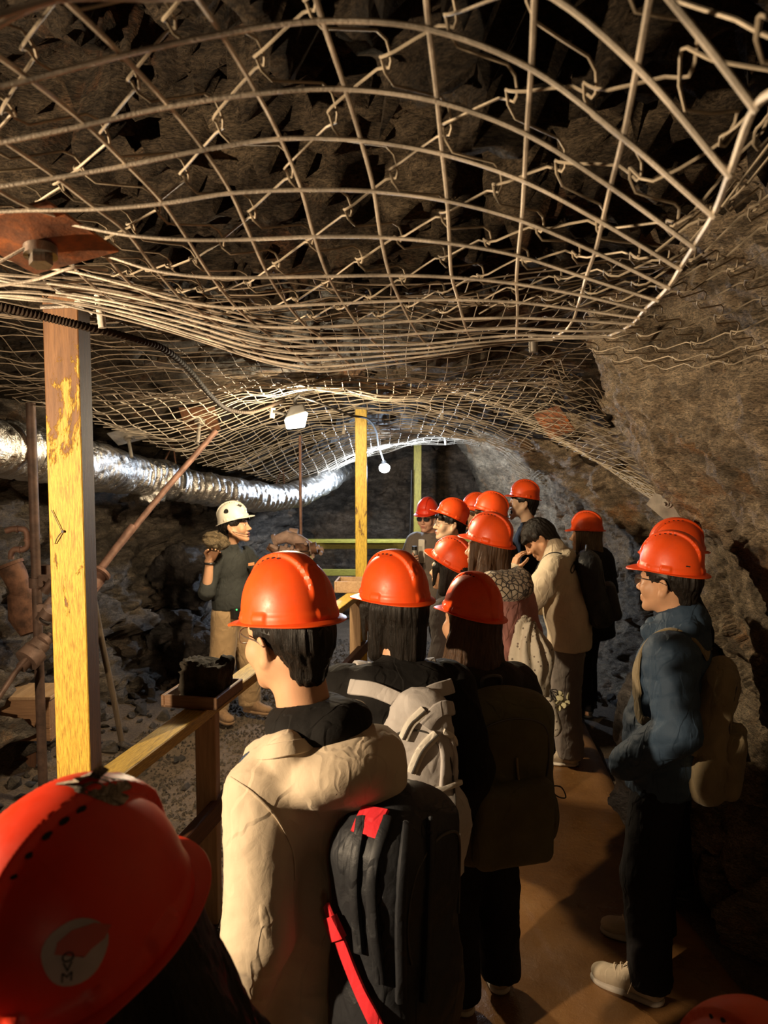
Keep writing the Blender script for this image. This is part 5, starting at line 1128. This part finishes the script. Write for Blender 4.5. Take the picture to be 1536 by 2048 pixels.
# olive backpack
p5 = person('long-haired woman carrying a dark olive backpack in the middle of the path', (940, 1226), 2.75, 16, 34, pitch=4, roll=5, hat='orange hard hat half in shadow above the olive backpack', hair='wide', hairmat='hair_brown', jacket='dark_brown', bulk=.03, vox=.010, hvox=.005, face=False, hseed=6, fem=1, shoes=('sneaker', 'sole_white'), wide=.02, feet=[(-.07, -.05, .2), (.12, .02, -.1)])
def p5bag(t, s, c, L, dim):
    w, h, d = dim
    sp, nr = s.proj(spline([c+np.array([w*.04, -d, h*.18]), c+np.array([w*.08, -d, -h*.02]), c+np.array([w*.06, -d, -h*.2]), c+np.array([-w*.05, -d, -h*.42])], 8), .004); link('pale_cord', xform(ribbon(sp, nr, .008, .004), Matrix.Translation(L)), M['tan_bag'], t)
    m = MB(); m.tube(spline(np.array([c+L+np.array([w*.5, 0, -h*.1]), c+L+np.array([w*.5+.04, -.02, -h*.10]), c+L+np.array([w*.5+.06, -.02, -h*.17]), c+L+np.array([w*.5+.03, -.02, -h*.16]), c+L+np.array([w*.5, 0, -h*.11])]), 6), .0025, 6); link('drawcord', m.me('drawcord'), M['black_plastic'], t)
backpack(p5, 'large dark olive backpack with a thin pale cord', M['olive'], .37, .56, .19, .625, detail=p5bag, fold=.008, seed=22)
# leopard collar, pink jacket
p6 = person('long-haired woman in pink jacket with leopard-print collar', (975, 1082), 3.9, 40, 58, pitch=4, roll=0, hat='orange hard hat of the woman with the leopard-print collar', hair='long', hairmat='hair_brown', jacket='pink', bulk=.048, vox=.010, hvox=.0052, face=False, hseed=8, fem=1, pants='grey_pants', hood=True, fold=.012, hatpitch=8, shoes=('sneaker', 'sole_white'))
t = NT('leopard_print'); v = t.n('TexVoronoi', feature='DISTANCE_TO_EDGE'); v.inputs['Scale'].default_value = 34; t.L(t.co, v.inputs['Vector']); n = t.noise(18, 3)
t.set(**{'Base Color': t.mix((.03, .02, .015), t.ramp(n, [(.4, (.60, .52, .40)), (.6, (.45, .36, .25))]), t.ramp(v.outputs[0], [(.07, (0, 0, 0)), (.13, (1, 1, 1))])), 'Roughness': .95, 'Sheen Weight': .3}); t.bump(t.noise(220, 3), .6, .004); M['leopard'] = t.m
s = Sdf(.03); H6 = p6.H; s.cap(p6.U((-.10, -.085, .835*H6)), p6.U((.10, -.085, .835*H6)), .062); s.ell(p6.U((0, -.13, .815*H6)), (.15, .06, .062)); [s.cap(p6.U((q*.10, -.07, .84*H6)), p6.U((q*.06, .07, .815*H6)), .05, .042) for q in (-1, 1)]; me = s.mesh(.008, 'collar'); displace(me, fold_fn(.008, 31)); link('collar', me, M['leopard'], p6.o)['label'] = 'leopard-print fleece collar'
# printed cloth bag with flowers
t = NT('tiny_print'); v = t.n('TexVoronoi'); v.inputs['Scale'].default_value = 34; t.L(t.co, v.inputs['Vector']); t.set(**{'Base Color': t.mix((.62, .56, .45), (.20, .16, .13), t.ramp(v.outputs['Distance'], [(.16, (1, 1, 1)), (.22, (0, 0, 0))])), 'Roughness': .9}); t.bump(t.noise(30, 4), .5, .01); M['print'] = t.m
c = p6.U((.06, -.20, .60*H6)); bag = thing('cloth_bag', 'pale printed cloth drawstring bag slung on the pink jacket', 'bag'); bo = c-np.array([0, 0, .22]); bag.matrix_world = p6.Mw @ Matrix.Translation(bo)
s = Sdf(.04); s.cap(c+np.array([-.02, .02, .17]), c+np.array([0, -.01, .0]), .055, .12, sc=(1, .7, 1)); s.cap(c, c+np.array([0, -.02, -.14]), .12, .105, sc=(1, .7, 1)); me = s.mesh(.008, 'bag'); displace(me, lambda co, no: .016*np.sin(np.arctan2(co[:, 1]-c[1], co[:, 0]-c[0])*9+2*vnoise(co*6, 3))*np.clip((co[:, 2]-c[2]+.12)/.2, 0, 1)+fold_fn(.008, 5)(co, no)); link('bag', xform(me, Matrix.Translation(-bo)), M['print'], bag)
s = Sdf(.02); s.cap((.0, -.12, .03), (.02, -.13, -.08), .035, .042); s.ell((.02, -.13, -.10), (.045, .04, .035)); me = s.mesh(.008, 'pouch'); displace(me, fold_fn(.006, 8, (14, 14, 14))); link('pouch', me, M['print'], bag)
M['petal'] = mat_cloth('petal_cloth', (.62, .58, .36), var=.1)
for k in range(9):
    a = k*2.4; s = Sdf(0).ell((0, 0, 0), (.024, .017, .005)); o = link('petal', s.mesh(.005, 'petal'), M['petal'], bag, loc=(.06+.045*math.cos(a)*(.4+.07*k), -.14-.01*k % .03, .045+.045*math.sin(a)*(.4+.07*k)), rot=(1.2+.3*math.sin(k), .5*math.cos(k*2), a))
m = MB(); [m.tube(spline([(.01, -.115, .10), (.02+.03*math.cos(k), -.14, .07+.03*math.sin(k*2)), (.03*math.sin(k*1.7), -.135, .03)], 5), .003, 6) for k in range(6)]; link('ribbon_bow', m.me('bow'), M['zip'], bag, kind='stuff')
# blue puffer at the right
p15 = person('young man in blue puffer jacket and black trousers standing at the right wall', (1338, 1141), 2.85, 62, 46, lean=-4, pitch=1, hat='orange hard hat of the man in the blue puffer jacket', jacket='navy_puffer', bulk=.034, vox=.0085, hvox=.0045, hood=False, quilt=True, fold=.009, hem=.46, hseed=3, face=False,
             armL=[(-.245, -.075, .635*1.71), (-.175, .125, .525*1.71)], armR=[(.245, -.06, .635*1.71), (.18, .12, .525*1.71)], hands=(False, False), wide=.022, feet=[(-.19, .02, -.12), (.16, .05, .12)], shoes=('sneaker', 'sneaker_sole'), laces=True, hatpitch=3,
             extra=lambda j, U, H: (j.cap(U((0, -.02, .80*H)), U((0, -.02, .836*H)), .105, .095, k=.03), [j.cap(U((q*.09, -.05, .838*H)), U((q*.05, .09, .812*H)), .032, k=.02) for q in (-1, 1)]))
glasses(p15.o, p15.Mh, M['black_plastic'], M['glass'])
backpack(p15, 'tan canvas backpack on the blue puffer jacket', M['tan_bag'], .26, .50, .12, .61, matstrap=M['tan_bag'], strapw=.066, yoff=.03, fold=.024, seed=32, vox=.009)
p18 = person('person almost hidden behind the man in the blue puffer jacket', (1350, 1102), 3.45, 70, 80, hat='orange hard hat peeping out behind the blue jacket man', jacket='black', bulk=.02, vox=.016, hvox=.008, face=False, hood=False, hseed=11)
# middle group
p7 = person('short person in dark jacket with head bowed, left of the leopard collar', (899, 1124), 4.3, 62, 58, pitch=2, hat='orange hard hat tipped forward below the boy with glasses', jacket='dark_brown', bulk=.035, vox=.013, hvox=.0065, face=False, hseed=12, hair='bob', hatpitch=24)
p8 = person('boy with round glasses and pale face looking left', (900, 1036), 5.6, 88, 98, pitch=4, roll=0, hat='orange hard hat of the boy with round glasses', jacket='dark_brown', bulk=.025, vox=.013, hvox=.005, hair='mop', skin='skin_pale', hseed=13, hatpitch=22)
glasses(p8.o, p8.Mh, M['steel'], M['glass'])
p11 = person('person in dark coat right of the boy with glasses', (978, 1024), 5.45, 76, 82, pitch=5, hat='orange hard hat behind the leopard-collar woman, largest of the back row', jacket='black', bulk=.03, vox=.014, hvox=.0065, hair='mop', hairmat='hair_brown', hseed=15, hatpitch=13, face=True)
p10 = person('person mostly hidden in the back row beside the boy with glasses', (950, 1022), 6.1, 80, 88, pitch=6, hatpitch=8, hat='orange hard hat half hidden in the back row', jacket='black', bulk=.02, vox=.016, hvox=.007, hair='mop', hairmat='hair_brown', hseed=16)
p12 = person('tall man in black jacket yawning with mouth wide open', (1046, 995), 6.3, 78, 84, pitch=6, hat='orange hard hat of the yawning tall man', jacket='black', bulk=.03, vox=.014, hvox=.0048, mouth=.032, hair='mop', hseed=17, skin='skin_pale', hatpitch=3)
# bowed man in cream fleece: hand to the face
Hb = 1.74
hw = hmat((-.135, .365, 1.325), (.18, -.22, .95), (.45, -.85, -.2))
p13 = person('bareheaded man in cream fleece rubbing his face with one hand', (1078, 1064), 5.0, 76, 82, pitch=-40, lean=14, hat=None, jacket='cream', pants='grey_pants', bulk=.04, hood=False, extra=lambda j, U, H: (j.ell(U((0, -.10, .805*H)), (.12, .05, .05), k=.04), j.cap(U((0, -.03, .80*H)), U((0, -.01, .85*H)), .09, .078, k=.03)), vox=.011, hvox=.0055, hair='mop', hseed=19, wide=.03, hem=.46, H=Hb,
             armL=[(-.23, .30, 1.07), (-.135, .365, 1.325)], armR=[(.22, .20, 1.05), (.12, .35, 1.20)], hands=((hw, .35, 1), True), shoes=('sneaker', 'sole_white'), face=False)
backpack(p13, 'black backpack with black strap over the cream fleece', M['black_bag'], .30, .48, .15, .66, fold=.006, seed=41, vox=.011, strapw=.045, strapn=5)
p14 = person('woman in long black coat and flared trousers with light brown hair', (1172, 1060), 5.9, 60, 66, hat='orange hard hat of the woman in the long black coat', jacket='black', bulk=.085, vox=.013, hvox=.006, hair='long', hairmat='hair_light', hseed=21, fem=1, hem=.42, flare=.02, wide=.0, face=False, feet=[(-.11, .0, .2), (.13, .03, -.1)])
# man with sunglasses holding a flask
hw9 = Matrix.Translation((.02, .26, 1.15)) @ Matrix.Rotation(math.radians(78), 4, 'Z') @ Matrix.Rotation(math.radians(-80), 4, 'Y')
p9 = person('older man in sunglasses and grey-brown jacket holding a flask', (855, 1027), 7.0, 142, 152, pitch=-3, hat='red-orange hard hat of the older man in sunglasses', hatmat='red', jacket='greybrown', bulk=.04, vox=.012, hvox=.0048, hair='short', hairmat='hair_light', skin='skin_red', hood=False, hseed=23,
            armL=[(-.30, .02, 1.06), (-.34, .16, .98)], armR=[(.25, .06, 1.02), (.10, .245, 1.12)], hands=(True, (hw9, .8, 1)))
glasses(p9.o, p9.Mh, M['black_plastic'], M['tint'], True)
m = MB(); m.box(p9.U((0, .135, .74*p9.H)), (.035, .012, .11)); link('shirt', bevel_me(m.me('shirt', False), .01, 2), M['print_cloth'], p9.o)
fk = thing('flask', 'slim metal drinking flask in the hand of the older man', 'flask'); fk.matrix_world = p9.Mw @ Matrix.Translation((-.035, .30, 1.06))
m = MB(); m.tube([(0, 0, 0), (0, 0, .01), (0, 0, .15), (0, 0, .17)], [.03, .034, .034, .026], 20); link('bottle', m.me('bottle'), M['greysteel'], fk); m = MB(); m.tube([(0, 0, .165), (0, 0, .205)], .024, 16); link('lid', m.me('lid'), M['black_plastic'], fk)

# the guide
Hg = 1.66
hwG = hmat((.27, .07, 1.31), (-.1, .55, .80), (0, .70, .75))
pg = person('tour guide in charcoal top and khaki trousers lifting a rock in one hand', (470, 1041), 5.8, -128, -98, pitch=7, hatpitch=10, hat='white hard hat with dark ear openings worn by the guide', hatmat='white_hat', jacket='charcoal', pants='khaki', bulk=.012, vox=.010, hvox=.0045, hair='mop', hairmat='hair_black', skin='skin', hood=False, hseed=25, fem=1, hem=.535, fold=.007, wide=.03, mouth=.006,
            armR=[(.265, .02, 1.05), (.27, .07, 1.31)], sleeves=(.93, .12), armL=[(-.27, .06, 1.08), (-.40, .18, .98)], hands=(True, (hwG, .55, 1)), shoes=('boot', 'boot'), feet=[(-.14, .05, .25), (.14, -.02, -.2)], collar=False)
rs = Sdf(.02).ell((0, 0, 0), (.100, .080, .068)); rm = rs.mesh(.007, 'rock'); displace(rm, lambda co, no: .014*facets(co, .08, 5, 1)[0]+.005*fbm(co*40, 3, 4)); o = link('rock', rm, mat_rock('olive_rock', (.10, .075, .04), (.24, .18, .10), (.36, .29, .18)), rot=(0, .2, .4)); o.location = pg.Mw @ Vector((.265, .135, 1.445)); tag(o, 'rounded olive-brown rock held up in the hand of the guide', 'rock')
m = MB(); m.box((.06, .125, .525*Hg), (.052, .022, .042)); link('radio_pack', bevel_me(m.me('radio', False), .008, 2), M['black_plastic'], pg.o)
m = MB(); m.disc((.085, .149, .545*Hg), (0, 1, 0), .006, .003, 10); link('indicator_light', m.me('led'), mat_emit('green_led', (.05, 1, .15), 3), pg.o)
m = MB(); m.box((-.075, .142, .745*Hg), (.03, .004, .012)); link('name_badge', bevel_me(m.me('badge', False), .002, 1), mat_plain('orange_badge', (.65, .28, .12), .5), pg.o)
m = MB(); m.tube(spline([(.078, .0, -.03), (.076, .05, -.05), (.045, .098, -.068), (.02, .112, -.07)], 5), .0018, 6); o = link('headset_microphone', m.me('mic'), M['black_plastic'], pg.o); o.matrix_basis = pg.Mh
m = MB(); u = np.linspace(0, 2*PI, 21); m.tube(np.stack([  .268+.033*np.cos(u), .062+.033*np.sin(u), np.full(21, 1.275)], 1), .009, 8); link('wristwatch', m.me('watch'), M['black_plastic'], pg.o)

# ------------------------------------------------------------------ hats closest to the viewer and who wears them
def wearer(label, hatlabel, rim, d, yaw, pitch, roll, mat, hair='short'):
    return person(label, rim, d, yaw, yaw, pitch=pitch, roll=roll, hat=hatlabel, hatmat=mat, jacket='black', bulk=.02, vox=.014, hvox=.008, face=False, hair=hair, hseed=27, hood=False, shoulders=.15)
pf = wearer('person in black in the lower left corner under the big scuffed hard hat', 'big red-orange hard hat with peeling stickers in the lower left corner', (168, 1862), .72, 150, -14, 0, 'red', 'wide')
pr = wearer('person below the lower right corner of whom only the hard hat shows', 'orange hard hat just entering at the lower right corner', (1530, 2300), .80, 20, 0, 0, 'orange')

# stickers, emblem and scuffs that belong to the hats themselves
from mathutils.bvhtree import BVHTree
_co, _no = vn(SHELL); SBVH = BVHTree.FromPolygons([Vector(c) for c in _co], [tuple(p.vertices) for p in SHELL.polygons])
def hat_of(P): return [o for o in bpy.data.objects if o.name.startswith('hard_hat') and (o.matrix_world.translation-(P.Mw @ P.Mh.translation)).length < .12][0]
def patch(hat, px, py, outline, mat, name, off=.0008, label=None, up=None):
    '''flat print laid on the shell: OUTLINE in metres round the point of the shell seen at that place'''
    Mi = hat.matrix_world.inverted(); o_ = Mi @ Vector(CAM); d_ = (Mi.to_3x3() @ Vector(ray(px, py))).normalized(); h, n, i, dist = SBVH.ray_cast(o_, d_)
    if h is None: return None
    if n.dot(d_) > 0: n = -n
    r = (Mi.to_3x3() @ Vector((1, 0, 0))).normalized(); r = (r-n*r.dot(n)).normalized(); u = n.cross(r)
    if u.dot(Mi.to_3x3() @ Vector((0, 0, 1))) < 0: u = -u; 
    def drop(x, y, k):
        p = h+r*x+u*y+n*.03; q, nn, _, _ = SBVH.ray_cast(p, -n); return tuple((q if q else h+r*x+u*y)+n*(off+k))
    bm = bmesh.new(); out = [bm.verts.new((x, y, 0)) for x, y in outline]; bm.faces.new(out); bmesh.ops.triangulate(bm, faces=bm.faces[:]); bmesh.ops.subdivide_edges(bm, edges=bm.edges[:], cuts=3, use_grid_fill=True)
    for v in bm.verts: v.co = drop(v.co.x, v.co.y, 0)
    me = bpy.data.meshes.new(name); bm.to_mesh(me); bm.free(); o = link(name, smooth(me), mat, hat)
    for p_ in me.polygons:
        if p_.normal.dot(n) < 0: me.flip_normals(); break
    if label: o['label'] = label
    return o, drop
M['sticker'] = mat_plain('faded_sticker', (.46, .36, .32), .6, 0, .3, 0, 80, .2); M['sticker_red'] = mat_plain('worn_sticker', (.52, .09, .06), .6); M['ink'] = mat_plain('black_ink', (.02, .015, .012), .7)
t = NT('torn_paper'); n = t.noise(70, 7, .75, None, 1.2); t.set(**{'Base Color': t.ramp(n, [(.38, (.05, .04, .03)), (.5, (.22, .17, .12)), (.62, (.50, .42, .32))]), 'Roughness': .9}); t.bump(n, .8, .004); M['torn'] = t.m
hf = hat_of(pf)
bl_ = [(.058*.5*math.cos(a)*(1+.06*math.sin(3*a)), .058*.5*math.sin(a)) for a in np.linspace(0, 2*PI, 28)[:-1]]
r_ = patch(hf, 152, 1905, bl_, M['sticker'], 'round_sticker', label='faded round sticker with black letters, half worn away')
if r_:
    drop = r_[1]
    patch(hf, 165, 1892, [(-.024, -.002), (-.016, -.004), (-.004, .000), (.002, -.010), (.008, -.004), (.020, .002), (.026, .012), (.010, .018), (-.010, .016), (-.022, .008)], M['sticker_red'], 'worn_patch', .0012)
    for k, ch in enumerate('OVM'):
        cu = bpy.data.curves.new('letter', 'FONT'); cu.body = ch; cu.size = .0125; cu.align_x = 'CENTER'; tmp = bpy.data.objects.new('letter', cu); C.objects.link(tmp)
        me = bpy.data.meshes.new_from_object(tmp.evaluated_get(bpy.context.evaluated_depsgraph_get())); bpy.data.objects.remove(tmp)
        for v in me.vertices: v.co = drop(v.co.x*1.15-.007, v.co.y-.006-.0088*k, .0009)
        link('letter', me, M['ink'], hf)
rg = [(.034*math.cos(a)*(1+.18*math.sin(5*a)+.10*math.sin(9*a+1)), .016*math.sin(a)*(1+.25*math.sin(4*a+.5))) for a in np.linspace(0, 2*PI, 40)[:-1]]
patch(hf, 208, 1572, rg, M['torn'], 'torn_sticker', label='ragged brown remains of a peeled sticker')
hg = hat_of(pg)
patch(hg, 452, 1024, [(.022*math.cos(a), .028*math.sin(a)*(1 if math.sin(a) > 0 else .5)) for a in np.linspace(0, 2*PI, 20)[:-1]], M['black_plastic'], 'ear_slot')
patch(hg, 478, 1011, [(-.024, -.004), (-.012, .004), (-.004, .014), (.004, .006), (.014, .012), (.024, .0), (.016, -.012), (-.008, -.010)], M['ink'], 'front_emblem')
patch(hat_of(p15), 1376, 1133, [(-.009, -.002), (-.006, .004), (.0, .002), (.009, .001), (.008, -.004), (.0, -.002)], M['ink'], 'dark_scuff')

# small sewn details
def onto(P, pts, off):
    Mi = P.Mw.inverted(); c_ = spline([(k[0], k[1], 0) for k in pts], 8); return P.j.cast(tuple(Mi @ Vector(CAM)), np.array([tuple(Mi.to_3x3() @ Vector(ray(k[0], k[1]))) for k in c_]), off)
sp, nr = onto(p1, [(462, 1556, 1.60), (510, 1590, 1.58), (556, 1640, 1.58), (584, 1700, 1.60), (590, 1760, 1.60)], .001); link('armhole_seam', ribbon(sp, nr, .005, .002), M['beige'], p1.o)
sp, nr = onto(p1, [(520, 1508), (570, 1498), (620, 1488), (668, 1470), (705, 1446)], .001); link('hood_band', ribbon(sp, nr, .030, .003), M['beige'], p1.o)
sp, nr = onto(p13, [(1146, 1124, 4.8), (1150, 1134, 4.8), (1143, 1146, 4.8), (1141, 1138, 4.8), (1149, 1122, 4.8), (1153, 1128, 4.8), (1150, 1140, 4.8), (1156, 1126, 4.8), (1155, 1138, 4.8)], .004); m = MB(); m.tube(sp, .004, 5); link('script_emblem', m.me('emblem'), M['ink'], p13.o)['label'] = 'small black looping script emblem on the cream fleece'

o3 = (p3.Mw.inverted() @ b3.matrix_world).translation
for q in ([(702, 1374), (748, 1380), (806, 1402)], [(834, 1402), (862, 1384), (900, 1372)]):
    sp, nr = onto(p3, q, .008); link('shoulder_strap', xform(ribbon(sp, nr, .046, .006), Matrix.Translation(-o3)), M['grey_bag'], b3)
